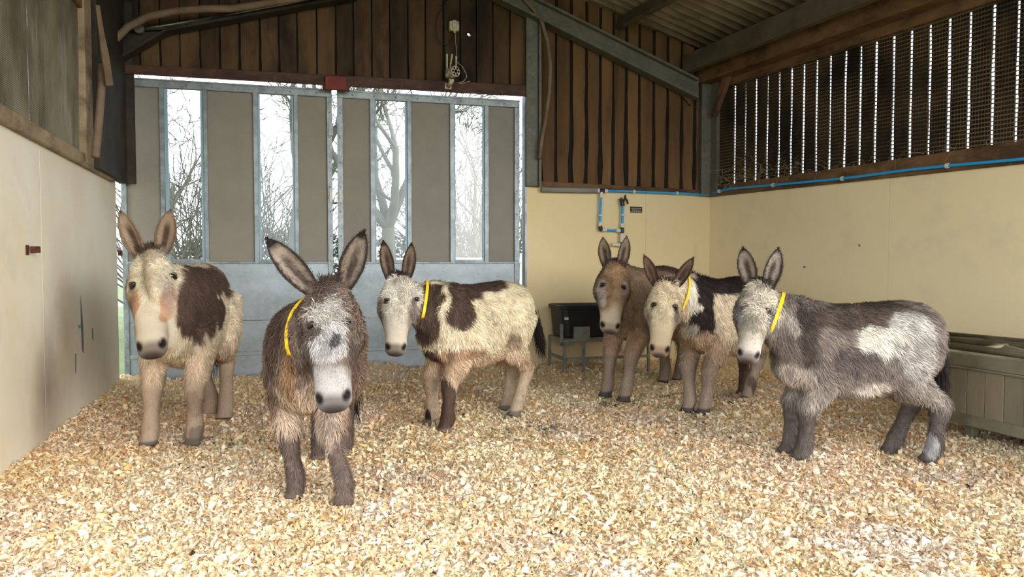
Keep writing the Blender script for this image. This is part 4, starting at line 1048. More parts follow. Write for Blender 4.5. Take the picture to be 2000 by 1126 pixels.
        for hd, p, rx, ry, cc, ang, dz in blobs:
            r = P - p; x = r[:, 0]; z = r[:, 2]; ca, sa = math.cos(ang), math.sin(ang)
            x, z = x * ca + z * sa, -x * sa + z * ca; y = r[:, 1]
            ry_ = max(rx, ry, .10) * 1.3 if dz == 0 else dz
            d = np.sqrt((x / rx) ** 2 + (z / ry) ** 2 + (y / ry_) ** 2) + .22 * n1 + .16 * n2 
            wgt = np.clip((1.08 - d) / .16, 0, 1)
            wgt = wgt * (hm if hd == 'h' else (1 - hm))
            c = c * (1 - wgt[:, None]) + cc[None] * (1 + .15 * n2[:, None]) * wgt[:, None]
        ck = np.clip((np.abs(hcx[:, 1]) - .085 + .02 * n1) / .04, 0, 1) * np.clip((hcx[:, 0] - .36) / .08, 0, 1) * np.clip((.80 - hcx[:, 0]) / .15, 0, 1) * hm * sp.get('cheekamt', .6)
        c = c * (1 - ck[:, None]) + np.array(sp.get('cheek', lin(138, 126, 116)))[None] * ck[:, None]
        wh = np.exp(-((hcx[:, 0] - .52) / .09) ** 2 - (hcx[:, 1] / .035) ** 2) * hm * .45; c = c * (1 - wh[:, None] * (.5 + .5 * n2[:, None]))
        # face: pale muzzle, dark nose, nostrils, eye rings
        mz = np.clip((hcx[:, 0] - .62 + .07 * n1 + .05 * n2) / .16, 0, .85) * hm * (hcx[:, 0] < 1.2)
        c = c * (1 - mz[:, None]) + np.array(sp.get('muzc', lin(186, 173, 154)))[None] * (1 + .06 * n1[:, None]) * mz[:, None]
        nz = np.clip((hcx[:, 0] + .30 * hcx[:, 2] - .880 + .012 * n1) / .05, 0, 1) * hm * .8
        c = c * (1 - nz[:, None]) + np.array(sp.get('nosec', lin(92, 78, 70)))[None] * nz[:, None]
        e = np.clip((hcx[:, 0] + .25 * hcx[:, 2] - .955) / .03, 0, .85) * hm
        c = c * (1 - e[:, None]) + np.array(lin(46, 38, 35))[None] * e[:, None]
        for q in nos:
            dq = hcx - q; sg_ = np.sign(q[1]); u_ = dq[:, 0] - sg_ * dq[:, 1] * .5; v_ = dq[:, 1] * sg_ + dq[:, 0] * .35
            d2 = (u_ / .056) ** 2 + (v_ / .026) ** 2 + (dq[:, 2] / .09) ** 2; e = np.clip(1.5 - d2, 0, 1) * hm
            c = c * (1 - e[:, None]) + np.array(lin(24, 20, 19))[None] * e[:, None]
        e = np.clip(1.25 - (hcx[:, 2] + .150 - (1 - hcx[:, 0]) * .12) ** 2 / .010 ** 2, 0, 1) * (hcx[:, 0] > .86) * hm
        c = c * (1 - e[:, None]) + np.array(lin(30, 25, 23))[None] * e[:, None]
        for sgn in (-1, 1):
            d2 = (((hcx - np.array([.362, sgn * .130, .035])) / np.array([.042, .052, .060])) ** 2).sum(1)
            e = np.clip(1.4 - d2, 0, .9) * hm; c = c * (1 - e[:, None]) + np.array(sp.get('eyering', lin(58, 48, 42)))[None] * e[:, None]
        hf = np.clip((.062 - pl[:, 2] - (pl[:, 2] * 0)) / .012, 0, 1) * (1 - hm)
        c = c * (1 - hf[:, None]) + np.array(sp.get('hoofc', lin(78, 70, 64)))[None] * (1 + .15 * n2[:, None]) * hf[:, None]
        return np.clip(c, .004, .9)
    def hmask(P):
        h = headco(P)
        hwp = np.interp(h[:, 0], [q[0] for q in HEAD], [q[1] for q in HEAD]); vp = np.interp(h[:, 0], [q[0] for q in HEAD], [q[3] for q in HEAD])
        m_ = np.clip((h[:, 0] + .03) / .06, 0, 1) * (h[:, 0] < 1.2) * np.clip((hwp + .06 - np.abs(h[:, 1])) / .03, 0, 1) * np.clip((h[:, 2] + vp * np.clip(.62 + h[:, 0], 0, 1.1) + .02) / .05, 0, 1) * (h[:, 2] < .3)
        return m_, h
    hm, hcx = hmask(V); cV = colour(V, hm, hcx)
    ec = sp.get('ear', {})
    eo, ei, ee = (np.array(ec.get(k, d)) for k, d in (('out', lin(110, 92, 76)), ('in', lin(150, 132, 112)), ('edge', lin(48, 36, 30))))
    def earcol(U_, P):
        t, sn, inn = U_[:, 0], U_[:, 1], U_[:, 2]; n1 = vnoise(P, 30, 3, 2)
        c = np.where(inn[:, None] > .5, ei, eo) * (1 + .15 * n1[:, None])
        e = np.clip((np.abs(sn) - .80 + .10 * n1) / .14, 0, 1) * ec.get('edgeamt', .9); c = c * (1 - e[:, None]) + ee * e[:, None]
        e = np.clip((t - ec.get('tip', .8) + .06 * n1) / .08, 0, 1); c = c * (1 - e[:, None]) + ee * e[:, None]
        e = (inn > .5) * np.clip((.34 - np.abs(sn + .1 * n1)) / .14, 0, 1) * np.clip((.78 - t) / .2, 0, 1) * np.clip((t - .05) / .1, 0, 1) * .85; c = c * (1 - e[:, None]) + np.array(lin(52, 40, 35)) * e[:, None]
        return np.clip(c, .004, .9)
    cE = earcol(earU, earV)
    root = empty('donkey', base, sp['label'], 'donkey', None)
    sh = base.copy(); sh[2] = base[2]
    allV = np.concatenate([V, earV]); 
    body = fast_mesh('body', allV, earF + len(V), T, 'coat', np.concatenate([cV, cE]), root, True, shift=sh)
    # ---------------- fur
    def strips(name, P, Nn, D, ln, wd, col, bend=.35, par=root):
        k = len(P); ln = ln[:, None]; wd = wd[:, None]
        sv = np.cross(Nn, D); sv /= np.linalg.norm(sv, axis=1)[:, None] + 1e-9
        lift = Nn * ln
        mid = P + D * ln * .5 + lift * .16; tip = P + D * ln - lift * .0 + np.array([0, 0, -1]) * ln * bend * .25
        Vh = np.stack([P - sv * wd, P + sv * wd, mid - sv * wd * .8, mid + sv * wd * .8, tip], 1).reshape(-1, 3)
        b = np.arange(k)[:, None] * 5
        return Vh, b + np.array([[0, 1, 3, 2]]), b + np.array([[2, 3, 4]]), np.repeat(col, 5, 0)
    tri = V[T]; ar = np.linalg.norm(np.cross(tri[:, 1] - tri[:, 0], tri[:, 2] - tri[:, 0]), axis=1) / 2
    cen = tri.mean(1); hmT, hT = hmask(cen)
    plc = Pl(cen)
    dens = np.where(plc[:, 2] < .06, 0, 1.0) * np.where((hT[:, 0] > .90) & (hmT > .5), 0.0, 1.0)
    for sgn in (-1, 1): dens = dens * (1 - (((hT - np.array([.33, sgn * .130, .035])) / np.array([.055, .06, .08])) ** 2).sum(1).__lt__(1) * .96 * (hmT > .5))
    dens = dens * (1 + 1.4 * hmT)
    pr = ar * dens; cum = np.cumsum(pr); nh = int(sp.get('hairs', 42000)); r_ = NR.rand(nh) * cum[-1]; fi = np.searchsorted(cum, r_); fi = np.clip(fi, 0, len(T) - 1)
    u = NR.rand(nh, 1); v = NR.rand(nh, 1); fl = (u + v) > 1; u = np.where(fl, 1 - u, u); v = np.where(fl, 1 - v, v)
    P = tri[fi, 0] * (1 - u - v) + tri[fi, 1] * u + tri[fi, 2] * v
    Nn = N_[T[fi, 0]] * (1 - u - v) + N_[T[fi, 1]] * u + N_[T[fi, 2]] * v; Nn /= np.linalg.norm(Nn, axis=1)[:, None]
    hm, hh = hmask(P); pl = Pl(P)
    # flow: back and down on the body, down on legs, down the face on the head
    G = -fwd * .75 - up * .8 ; Dd = np.tile(G, (nh, 1))
    legw = np.clip((.45 - pl[:, 2]) / .1, 0, 1)[:, None]; Dd = Dd * (1 - legw) + np.array([0, 0, -1.]) * legw
    neckw = np.clip((pl[:, 0] - .25) / .1, 0, 1)[:, None]; Dd = Dd * (1 - neckw) + (-up * .9 - fwd * .25) * neckw
    Hd = a[None] * np.clip((hh[:, :1] - .10) / .3, -.6, 1) + side[None] * hh[:, 1:2] * 3.0 - dors * .15
    Dd = Dd * (1 - hm[:, None]) + Hd * hm[:, None]
    cl = np.stack([vnoise(P, 9, q, 2) for q in (51, 52, 53)], 1) * .55 + NR.normal(0, .22, (nh, 3)); Dd = Dd + cl * (1 + .8 * (hm * (hh[:, 0] < .5))[:, None])
    Dd = Dd - Nn * (Dd * Nn).sum(1)[:, None]; Dd /= np.linalg.norm(Dd, axis=1)[:, None] + 1e-9
    sg = sp.get('shag', 1.0)
    ln = np.full(nh, .042 * sg); ln = ln * (1 - .45 * legw[:, 0]); ln = np.where((pl[:, 2] < .54) & (pl[:, 2] > .36) & (hm < .5), .050 * sg, ln)
    ln = ln * (1 - hm) + hm * np.interp(hh[:, 0], [0, .3, .5, .7, .9], [.042, .040, .030, .012, .006]) * sp.get('headshag', 1)
    ln *= NR.uniform(.6, 1.25, nh); wd = np.clip(ln * .05, .0007, .0019) * sp.get('hw', 1.0)
    lift = np.where(hm > .5, .35, .22)[:, None] * NR.uniform(.2, 1.4, (nh, 1)); D2 = Dd + Nn * lift; D2 /= np.linalg.norm(D2, axis=1)[:, None]
    cH = colour(P + Dd * -.004, hm, hh) * np.exp(NR.normal(0, .26, (nh, 1))) * (1 + .32 * vnoise(P, 26, 77, 2)[:, None]); cH = np.clip(cH * 1.08, .004, .85)
    A1 = strips('c', P - Nn * .002, Nn, D2, ln, wd, cH)
    parts = [A1]
    # ear fur
    ne_ = 3400; ii = NR.randint(0, len(earV), ne_ * 2); ii = ii[(np.abs(earU[ii, 1]) > .55) | (earU[ii, 2] < .5) | (NR.rand(len(ii)) < .5)][:ne_]; ne_ = len(ii)
    jt = NR.normal(0, .004, (ne_, 3)); Pe = earV[ii] + jt; ax_ = np.where(earU[ii, 3:4] > 0, Ls[0][1], Ls[1][1])
    De = ax_ + NR.normal(0, .32, (ne_, 3)) + earN[ii] * .35; De /= np.linalg.norm(De, axis=1)[:, None]
    Ne = earN[ii]; Ne = Ne - De * (Ne * De).sum(1)[:, None]; Ne /= np.linalg.norm(Ne, axis=1)[:, None] + 1e-9
    le_ = NR.uniform(.007, .015, ne_) * np.where(earU[ii, 2] > .5, 1.2, .7) * sp.get('earshag', 1.0) * np.clip(1.4 - earU[ii, 0], .45, 1)
    parts.append(strips('e', Pe, Ne, De, le_, np.full(ne_, .0012), earcol(earU[ii], Pe) * np.exp(NR.normal(0, .2, (ne_, 1)))))
    def join(name, parts, par):
        Vs, Qs, Ts, Cs = [], [], [], []; o = 0
        for Vh, q, t_, c in parts: Vs.append(Vh); Qs.append(q + o); Ts.append(t_ + o); Cs.append(c); o += len(Vh)
        return fast_mesh(name, np.concatenate(Vs), np.concatenate(Qs), np.concatenate(Ts), 'coat', np.concatenate(Cs), par, False, shift=sh)
    fur = join('fur', parts, root); fur['kind'] = 'stuff'
    # mane and forelock
    MP, MD_, ML_ = [], [], []
    for i in range(2, int(nr * .62)):
        p, sv, uv, hw, hh_, hb = neck_rings[i]; q, *_r = neck_rings[i + 1]; uv2 = neck_rings[i + 1][2]; h2 = neck_rings[i + 1][4]
        for _ in range(48):
            t = R.random(); MP.append(p * (1 - t) + q * t + (uv * (1 - t) + uv2 * t) * (hh_ * (1 - t) + h2 * t) * .97 + sv * R.gauss(0, .012)); MD_.append(uv * 1.0 + sv * R.gauss(0, .45) - nrm(q - p) * .1 + np.array([R.gauss(0, .2) for _k in range(3)])); ML_.append(R.uniform(.025, .055) * s)
    for _ in range(sp.get('forelock', 420)):
        x = R.gauss(0, .032); t = R.uniform(-.05, .05); MP.append(HP(t, x, .02 + t * .3)); MD_.append(dors * R.uniform(.2, .8) - a * R.uniform(.4, 1.2) + side * (x * 10 + R.gauss(0, .25))); ML_.append(R.uniform(.018, .055) * s)
    MP, MD_, ML_ = np.array(MP), np.array([nrm(v) for v in MD_]), np.array(ML_)
    ref = np.tile(w, (len(MP), 1)); ref = ref - MD_ * (ref * MD_).sum(1)[:, None]; ref /= np.linalg.norm(ref, axis=1)[:, None] + 1e-9
    mc = np.array(sp.get('mane', lin(44, 33, 28)))[None] * np.exp(NR.normal(0, .3, (len(MP), 1)))
    o = join('mane', [strips('m', MP - MD_ * .01, ref, MD_, ML_ + .01, np.full(len(MP), .0021), mc, .5)], root); o['kind'] = 'stuff'
    # tail
    tr = Lc(-.47, 0, .87); tb_ = sp.get('tailb', (-.06, 0, -.42)); end = tr + (fwd * tb_[0] + left * tb_[1] + up * tb_[2]) * s
    tp = catmull([tr + fwd * .06 * s, tr - fwd * .03 * s - up * .02 * s, tr * .5 + end * .5 - fwd * .03 * s, end], 5)
    mb = MB(); mb.tube(tp, list(np.interp(np.linspace(0, 1, len(tp)), [0, .2, 1], [.035 * s, .024 * s, .012 * s])), 8); tm = mb
    tcol = np.array(sp.get('tailc', sp['base'])); tdark = np.array(sp.get('taild', lin(36, 28, 25)))
    TV = np.array(tm.v); tl = bpy.data.meshes
    fz = np.clip((tr[2] - TV[:, 2]) / (.30 * s), 0, 1)[:, None]
    to = MB(); to.v = tm.v; to.f = tm.f; tob = to.build('tail', 'coat', root, smooth=True)
    ca_ = tob.data.color_attributes.new('col', 'FLOAT_COLOR', 'POINT'); cc4 = np.ones((len(TV), 4), np.float32); cc4[:, :3] = tcol * (1 - fz) + tdark * fz
    ca_.data.foreach_set('color', cc4.ravel())
    nT = 700; tt = NR.rand(nT) ** .7; idx = (tt * (len(tp) - 1)).astype(int); TP = np.array([tp[i] for i in idx]) + NR.normal(0, .012 * s, (nT, 3))
    TD = np.tile(nrm(tp[-1] - tp[-3]) * .6 + np.array([0, 0, -.7]), (nT, 1)) + NR.normal(0, .10, (nT, 3)); TD /= np.linalg.norm(TD, axis=1)[:, None]
    TN = -ray(1000, 563)[None] + NR.normal(0, .4, (nT, 3)); TN = TN - TD * (TN * TD).sum(1)[:, None]; TN /= np.linalg.norm(TN, axis=1)[:, None]
    tln = np.where(tt > .55, NR.uniform(.12, .30, nT) * s * sp.get('tuft', 1), .04 * s)
    tc = np.where(tt[:, None] > .5, tdark, tcol) * np.exp(NR.normal(0, .25, (nT, 1)))
    Vh, q, t_, c = strips('t', TP, TN, TD, tln, np.full(nT, .0022), tc, .2)
    o = fast_mesh('tail_hair', Vh, q, t_, 'coat', c, tob, False, shift=sh); o['kind'] = 'stuff'
    # eyes
    for sgn in (-1, 1):
        o0 = Vector(HP(.355, 0, -.06)); dd = Vector(nrm(side * sgn * .128 * hk + dors * .10))
        h = bvh.ray_cast(o0, dd); nom = HP(.355, sgn * .128, .035); c = np.array(h[0]) if h[0] is not None and np.linalg.norm(np.array(h[0]) - nom) < .06 else nom
        nv = nrm(side * sgn * .85 + dors * .5); mb = MB(); mb.ellipsoid(c + nv * .001 * s, a * .0155 * s, np.cross(nv, nrm(a)) * .029 * s, nv * .014 * s)
        mb.build('eye', 'eye', root, smooth=True)
        ex = nrm(np.cross(nv, a)); mb = MB(); pts = []    # upper lid
        for k in range(9):
            t = -1 + k / 4; pts.append(c + ex * t * .024 * s + nv * (.002 * s + .012 * s * (1 - t * t)) - a * (.013 * s * (1 - t * t) - .002))
        mb.tube(pts, [.0035 * s + .0028 * s * (1 - abs(-1 + k / 4)) for k in range(9)], 6); ol = mb.build('eyelid', 'coat', root, smooth=True)
        kk = len(ol.data.vertices); ca_ = ol.data.color_attributes.new('col', 'FLOAT_COLOR', 'POINT'); ca_.data.foreach_set('color', np.tile(np.array([*lin(96, 82, 70), 1], np.float32), kk))
    # collar
    if sp.get('collar'):
        f, tiltc = sp['collar']; i = f * (nr - 1); i0 = int(i); k = i - i0
        R0, R1 = neck_rings[i0], neck_rings[min(i0 + 1, nr - 1)]
        c = R0[0] * (1 - k) + R1[0] * k; tg = nrm(R1[0] - R0[0]); th_ = nrm(nrm(np.array([tg[0], tg[1], 0])) + up * tiltc); sv = nrm(np.cross(up, th_)); uv = nrm(np.cross(th_, sv)); tn2 = th_
        nC = 44; bw = sp.get('collw', .010); rad_ = []; cvs = []
        nomr = .15 * s
        for k_ in range(nC):
            an = 2 * math.pi * k_ / nC; d = nrm(sv * math.cos(an) + uv * math.sin(an)); h = bvh.ray_cast(Vector(c), Vector(d))
            r2 = (h[3] if h[0] is not None else nomr); rad_.append(min(max(r2, .085 * s), sp.get('colcap', .16) * s))
        rad_ = np.array(rad_)
        for _ in range(2): rad_ = np.maximum(rad_, (np.roll(rad_, 1) + np.roll(rad_, -1)) / 2)
        for k_ in range(nC):
            an = 2 * math.pi * k_ / nC; d = nrm(sv * math.cos(an) + uv * math.sin(an)); rad = rad_[k_] + .013
            for (dr, dt) in ((0, -bw), (.004, -bw), (.004, bw), (0, bw)): cvs.append(c + d * (rad + dr) + tn2 * dt)
        fs = [(k_ * 4 + j, k_ * 4 + (j + 1) % 4, ((k_ + 1) % nC) * 4 + (j + 1) % 4, ((k_ + 1) % nC) * 4 + j) for k_ in range(nC) for j in range(4)]
        mb = MB(); mb.add(cvs, fs); mb.build('collar', 'collar', root)['label'] = 'yellow neck strap'
    return root

CREAM = lin(196, 180, 154); PALE = lin(206, 196, 178); DBRN = lin(74, 58, 49); BRN = lin(112, 90, 74); GBR = lin(124, 106, 92); GREY = lin(140, 130, 122); TAN = lin(168, 138, 108); WHT = lin(216, 210, 198); BLK = lin(40, 32, 29); DGR = lin(92, 82, 76)
donkeys = [
 dict(seed=1, H=1.26, label='tall brown and cream patched donkey nearest the left wall, facing the camera', vox=.011,
   hoof=dict(FR=(293, 868), FL=(380, 868), HR=(412, 806), HL=(440, 816)),
   poll=(291, 492, 4.55), muz=(291, 684, 4.14), face=(.20, -1), earR=(238, 412, 4.45), earL=(333, 409, 4.45),
   base=CREAM, belly=lin(186, 164, 140), legs=lin(162, 142, 122), headc=lin(200, 186, 162), mane=lin(70, 54, 46), yaw=-1.38, side=-.03, wid=.80, collar=(.45, .0), colcap=.10, headw=1.16, hairs=46000, shag=.75, headshag=.7, hoofc=lin(96, 90, 84),
   ear=dict(out=lin(150, 132, 112), edge=lin(92, 74, 62), edgeamt=.6, tip=.9, **{'in': lin(150, 130, 110)}),
   patch=[('b', 385, 600, 52, 62, DBRN), ('b', 408, 545, 50, 40, DBRN, 0, .5), ('b', 430, 525, 30, 20, BRN, 0, .3), ('b', 425, 610, 26, 36, DBRN, 0, .22), ('b', 352, 565, 20, 50, DBRN), ('b', 365, 660, 34, 26, DBRN), ('b', 362, 640, 10, 14, CREAM),
          ('h', 262, 590, 14, 34, lin(176, 136, 106)), ('h', 330, 590, 14, 34, lin(176, 136, 106)), ('h', 310, 512, 14, 9, lin(170, 136, 100)), ('b', 378, 790, 16, 30, lin(140, 120, 104)), ('b', 383, 850, 14, 22, lin(120, 104, 92))]),
 dict(cheek=lin(98, 86, 78), seed=2, H=1.02, label='shaggy dark brown donkey in the foreground with white muzzle and splayed ears', vox=.0095,
   hoof=dict(FR=(577, 970), FL=(672, 982), HR=(622, 896), HL=(676, 884)),
   poll=(640, 556, 3.32), muz=(649, 790, 2.98), face=(.10, -1), earR=(522, 466, 3.25), earL=(712, 450, 3.25), earface=dict(earR=(.1, -1, .15), earL=(.1, -1, .0)), earw=.060, headw=1.28,
   base=lin(104, 86, 74), belly=lin(128, 104, 86), legs=lin(94, 80, 72), headc=lin(108, 92, 82), mane=lin(58, 44, 38), hairs=62000, shag=1.3, headshag=1.25, side=-.05, collar=(.50, .1), colcap=.17, eyering=lin(80, 70, 64), earshag=1.7,
   nosec=lin(74, 66, 64), muzc=lin(172, 167, 163), forelock=300, tailb=(-.03, .13, -.48), hoofc=lin(100, 88, 78), wid=1.02, yaw=-1.50,
   ear=dict(out=lin(100, 80, 66), edge=lin(34, 26, 23), tip=.8, **{'in': lin(132, 118, 106)}),
   patch=[('b', 600, 790, 70, 60, lin(172, 150, 130), 0, .2), ('h', 640, 618, 42, 34, lin(164, 156, 146)), ('h', 640, 665, 30, 40, lin(168, 162, 158)), ('h', 652, 655, 10, 12, lin(84, 80, 80)), ('b', 640, 830, 20, 50, lin(160, 140, 124), 0, .12), ('b', 540, 640, 16, 90, lin(76, 60, 52)),
          ('h', 612, 640, 12, 8, lin(90, 78, 72)), ('b', 565, 720, 16, 70, lin(130, 100, 74))]),
 dict(seed=3, H=1.10, label='cream donkey with dark chocolate patches, standing side-on in front of the sliding doors', vox=.0098,
   hoof=dict(FL=(872, 842), FR=(842, 829), HL=(1008, 812), HR=(990, 800)), shift=.0,
   poll=(779, 541, 4.95), muz=(773, 685, 4.62), face=(.22, -1), earR=(749, 469, 4.88), earL=(803, 474, 4.88), earw=.046,
   base=lin(206, 190, 160), belly=lin(186, 158, 130), legs=lin(176, 156, 132), headc=lin(196, 186, 170), mane=lin(50, 38, 32), hairs=50000, collar=(.48, .2), tailb=(-.20, 0, -.30), tailc=lin(180, 164, 140), nosec=lin(84, 72, 66),
   ear=dict(out=lin(104, 84, 70), edge=lin(46, 34, 29), tip=.85, **{'in': lin(120, 100, 86)}), hoofc=lin(110, 98, 88),
   patch=[('b', 838, 575, 34, 34, DBRN), ('b', 828, 630, 26, 46, DBRN), ('b', 810, 660, 16, 26, DBRN), ('b', 906, 568, 38, 20, DBRN, -.12, .5), ('b', 955, 556, 36, 14, DBRN, 0, .5), ('b', 900, 612, 30, 28, DBRN, .2), ('b', 892, 595, 12, 26, DBRN), ('b', 842, 692, 20, 14, DBRN), ('b', 870, 778, 26, 40, DBRN, 0, .1), ('b', 872, 815, 20, 40, DBRN, 0, .1), ('b', 836, 815, 6, 18, BLK),
          ('b', 1000, 665, 17, 20, lin(140, 118, 96)), ('h', 744, 605, 7, 26, lin(140, 128, 120)), ('h', 806, 605, 8, 22, lin(140, 122, 110)), ('b', 900, 690, 50, 12, lin(160, 128, 102))]),
 dict(cheekamt=.3, seed=4, H=1.22, label='plain fawn-brown donkey with pale muzzle, beside the black water tub', vox=.011,
   hoof=dict(FR=(1185, 771), FL=(1221, 783), HR=(1297, 748), HL=(1326, 742)),
   poll=(1200, 517, 5.95), muz=(1192, 642, 5.62), face=(-.02, -1), earR=(1178, 463, 5.85), earL=(1223, 461, 5.85), earw=.046, headw=1.36,
   base=lin(126, 104, 82), belly=lin(164, 134, 108), legs=lin(140, 122, 104), headc=lin(140, 112, 84), mane=lin(66, 52, 42), hairs=36000, eyering=lin(60, 50, 46), headshag=.9,
   muzc=lin(186, 170, 146), nosec=lin(136, 120, 104), ear=dict(out=lin(130, 108, 88), edge=lin(70, 54, 44), tip=.9, **{'in': lin(140, 122, 104)}),
   patch=[('h', 1176, 570, 8, 26, lin(170, 158, 146)), ('h', 1222, 572, 8, 22, lin(150, 132, 116)), ('b', 1205, 660, 30, 34, lin(166, 138, 112)), ('b', 1290, 520, 40, 14, lin(84, 68, 56), 0, .3), ('h', 1208, 590, 16, 26, lin(156, 130, 98))]),
 dict(seed=5, H=1.14, label='small pale-faced donkey with black shoulder patch, between the fawn and the grey donkeys', vox=.010,
   hoof=dict(FR=(1345, 801), FL=(1376, 808), HR=(1452, 771), HL=(1462, 776)),
   poll=(1302, 553, 5.32), muz=(1288, 688, 5.0), face=(-.12, -1), earR=(1257, 498, 5.3), earL=(1354, 503, 5.3), earface=dict(earR=(.2, -1, 0), earL=(-.1, -1, .1)), earw=.042,
   base=lin(190, 172, 146), belly=lin(156, 132, 110), legs=lin(148, 130, 114), headc=lin(202, 184, 152), mane=lin(44, 33, 28), hairs=38000, collar=(.60, .35), muzc=lin(190, 170, 140), nosec=lin(150, 118, 98), headshag=.9,
   ear=dict(out=lin(120, 92, 68), edge=lin(60, 42, 32), tip=.88, **{'in': lin(96, 74, 60)}),
   patch=[('b', 1370, 570, 28, 40, BLK, 0, .3), ('b', 1372, 625, 24, 36, BLK), ('b', 1385, 548, 34, 26, BLK, 0, .3), ('b', 1412, 550, 50, 24, BLK, 0, .5), ('b', 1445, 552, 50, 24, BLK, 0, .5), ('b', 1352, 575, 12, 30, PALE), ('b', 1362, 598, 14, 7, PALE), ('h', 1320, 610, 8, 22, lin(110, 88, 76)), ('b', 1370, 670, 40, 22, lin(166, 138, 112)), ('b', 1455, 740, 20, 40, lin(98, 80, 68)), ('b', 1348, 640, 14, 12, lin(170, 158, 146))]),
 dict(cheek=lin(120, 114, 110), seed=6, H=1.0, label='woolly grey donkey on the right, side-on with pale flank patch, before the boarded manger', vox=.0095,
   hoof=dict(FR=(1540, 886), FL=(1568, 896), HR=(1742, 884), HL=(1818, 902)), len=1.06,
   poll=(1486, 556, 4.22), muz=(1461, 698, 3.95), face=(-.20, -1), earR=(1451, 482, 4.15), earL=(1519, 484, 4.15), earw=.056,
   base=lin(118, 106, 98), belly=lin(146, 134, 124), legs=lin(98, 88, 82), headc=lin(176, 164, 146), mane=lin(46, 37, 33), hairs=62000, shag=1.2, collar=(.53, .35), muzc=lin(188, 178, 166), nosec=lin(90, 80, 76), tailb=(-.03, 0, -.50), headshag=1.1, earshag=1.4,
   ear=dict(out=lin(128, 116, 104), edge=lin(44, 36, 33), tip=.84, **{'in': lin(150, 138, 126)}),
   patch=[('b', 1690, 615, 130, 26, lin(84, 72, 64), .03, .5), ('b', 1575, 640, 14, 60, lin(76, 66, 60)), ('b', 1700, 668, 36, 30, lin(204, 198, 184), -.15), ('b', 1780, 650, 46, 50, lin(172, 166, 158)), ('b', 1720, 650, 40, 12, lin(196, 188, 174), -.2), ('b', 1665, 700, 44, 24, lin(92, 82, 78)), ('b', 1790, 700, 34, 40, lin(160, 152, 144)), ('b', 1700, 755, 40, 14, lin(196, 184, 172)), ('b', 1545, 625, 12, 20, lin(156, 146, 134)),
          ('b', 1820, 870, 12, 24, lin(160, 156, 152)), ('b', 1545, 730, 40, 26, lin(168, 154, 142)), ('h', 1440, 600, 9, 30, lin(140, 132, 124)), ('h', 1506, 620, 12, 26, lin(120, 116, 114))]),
]
for sp in donkeys: donkey(sp)
# ------------------------------------------------------------------ outside, seen through the door windows
def tree(px, Y, h, r, seed, label, lean=(0, 0), forkz=.3, depth=6, spread=.5, cat='tree', grp=None, nk=(2, 3), kids=None):
    rr = random.Random(seed)
    b = at_depth(px, 515, Y); b[2] = -.14
    mb = MB(); cnt = [0]
    def grow(p, d, L, rad, lev):
        n = 3; pts = [p]; rs = [rad]
        for i in range(n):
            q_ = .035 if lev == 0 else .13; d = d + np.array([rr.gauss(0, q_), rr.gauss(0, q_), rr.gauss(0, .07) + .04]); d /= np.linalg.norm(d)
            pts.append(pts[-1] + d * L / n); rs.append(rad * (1 - .38 * (i + 1) / n))
        mb.tube(pts, rs, 7 if lev < 2 else (5 if lev < 4 else 3), False); cnt[0] += 1
        if lev >= depth: return
        for i in range(rr.choice(nk) + (1 if lev == 0 else 0)):
            nd = d + np.array([rr.gauss(0, spread), rr.gauss(0, spread), rr.gauss(.1, spread * .6)]); nd /= np.linalg.norm(nd)
            k = rr.choice((2, 3, 3)); grow(pts[k], nd, L * rr.uniform(.62, .85), rs[k] * rr.uniform(.55, .8), lev + 1)
        if lev >= 1:
            nd = d + np.array([rr.gauss(0, .9), rr.gauss(0, .9), rr.gauss(0, .5)]); nd /= np.linalg.norm(nd)
            grow(pts[1], nd, L * .6, max(rs[1] * .35, .009), lev + 2)
    d0 = np.array([lean[0], lean[1], 1.0]); d0 /= np.linalg.norm(d0)
    grow(b, d0, h * forkz, r, 0)
    o = mb.build('bare_tree', 'bark', smooth=True)
    return tag(o, label, cat, grp)
TR = [(352, 11, 9, .12, 5, 'bare tree leaning behind the first door window from the left', (-.06, .1), .24),
 (566, 11.5, 9, .15, 8, 'bare straight-trunked tree behind the second door window', (0, 0), .30),
 (752, 11, 8, .17, 14, 'bare forking tree behind the third door window', (.03, 0), .24),
 (918, 13.5, 8, .10, 23, 'spindly bare tree behind the fourth door window', (0, 0), .22)]
for (px, Y, h, r, sd_, lb, ln_, fz) in TR: tree(px, Y, h, r, sd_, lb, ln_, fz, 7, .40)
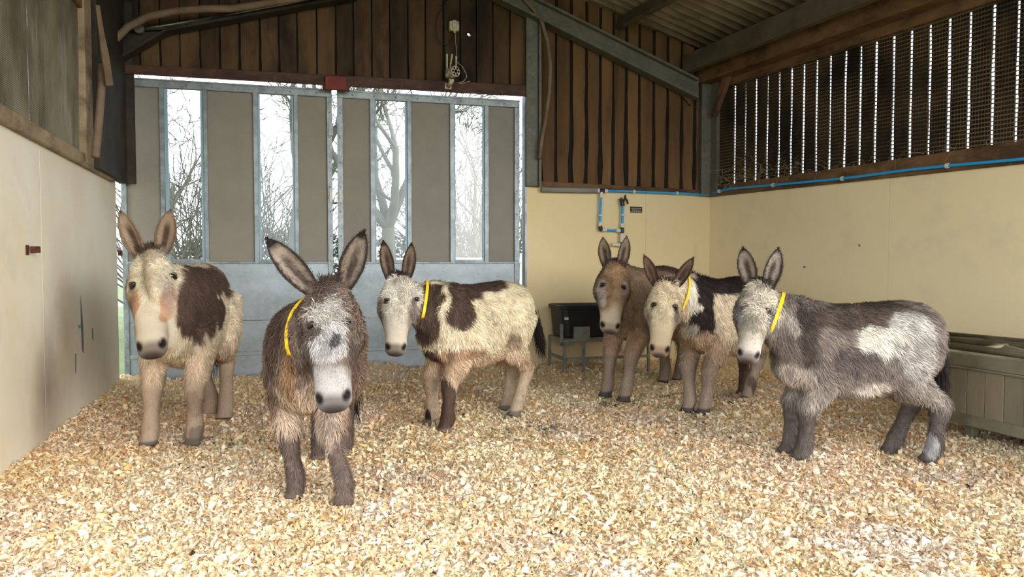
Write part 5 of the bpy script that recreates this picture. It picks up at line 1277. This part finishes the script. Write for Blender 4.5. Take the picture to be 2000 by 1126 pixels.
# bushes and hedge: many small leaves
def leafy(name, box, n, size, m, label, cat):
    (x0, x1, y0, y1, z0, z1) = box
    P = np.stack([NR.uniform(x0, x1, n), NR.uniform(y0, y1, n), z0 + (z1 - z0) * NR.rand(n) ** .8], -1)
    top = z1 - .25 + .3 * vnoise(np.stack([P[:, 0], P[:, 1] * 0, P[:, 1] * 0], -1), .8, 4, 2); P = P[P[:, 2] < top]; n = len(P)
    a = NR.normal(size=(n, 3)); a /= np.linalg.norm(a, axis=1)[:, None]; b = np.cross(a, NR.normal(size=(n, 3))); b /= np.linalg.norm(b, axis=1)[:, None]
    s_ = NR.uniform(.6, 1.3, n)[:, None] * size
    V = np.stack([P - a * s_, P + b * s_ * .5, P + a * s_, P - b * s_ * .5], 1).reshape(-1, 3)
    o = fast_mesh(name, V, np.arange(n * 4).reshape(-1, 4), None, m); return tag(o, label, cat, kind='stuff')
leafy('hedge', (-7.9, 3, 15.2, 16.6, -.1, 2.0), 22000, .055, 'hedge', 'low evergreen hedge beyond the doors behind the white rail fence', 'hedge')
def bush(px, Y, h, rad, n, seed, label):
    b = at_depth(px, 515, Y); b[2] = -.14; rr = random.Random(seed); mb = MB()
    for i in range(n):
        an = rr.random() * 6.28; q = rr.random() * rad; p = b + np.array([math.cos(an) * q * .4, math.sin(an) * q * .4, 0]); pts = [p]
        d = np.array([math.cos(an) * .35, math.sin(an) * .35, 1.])
        for k in range(5):
            d = d + np.array([rr.gauss(0, .28), rr.gauss(0, .28), rr.gauss(0, .1)]); d /= np.linalg.norm(d); pts.append(pts[-1] + d * h / 5 * rr.uniform(.6, 1))
            if k > 1:
                e = d + np.array([rr.gauss(0, .8), rr.gauss(0, .8), rr.gauss(0, .5)]); mb.tube([pts[-1], pts[-1] + e * .22, pts[-1] + e * .4 + np.array([0, 0, .06])], .005, 3, False)
        mb.tube(pts, np.linspace(.02, .006, len(pts)), 4, False)
    tag(mb.build('bare_bush', 'bark'), label, 'bush')
bush(372, 12.5, 4.6, 1.3, 120, 1, 'twiggy bare bush low behind the first door window')
bush(535, 13.5, 4.2, 1.3, 110, 2, 'twiggy bare bush low behind the second door window')
bush(925, 14.2, 4.6, 1.2, 130, 3, 'dense twiggy thicket low behind the fourth door window')
fn = empty('rail_fence', (-3, 13.0, 0), 'white painted post and rail fence across the grass outside', 'fence')
for i in range(9):
    x = -8.2 + i * 1.4
    mb = MB(); mb.box((x, 12.9, .60), (.055, 0, 0), (0, .05, 0), (0, 0, .80)); mb.build("post", "fence", fn, bevel=.01)
for z in (1.27, .85, .45):
    mb = MB(); mb.box((-2.6, 12.84, z), (6.2, 0, 0), (0, .018, 0), (0, 0, .045)); mb.build('rail', 'fence', fn)
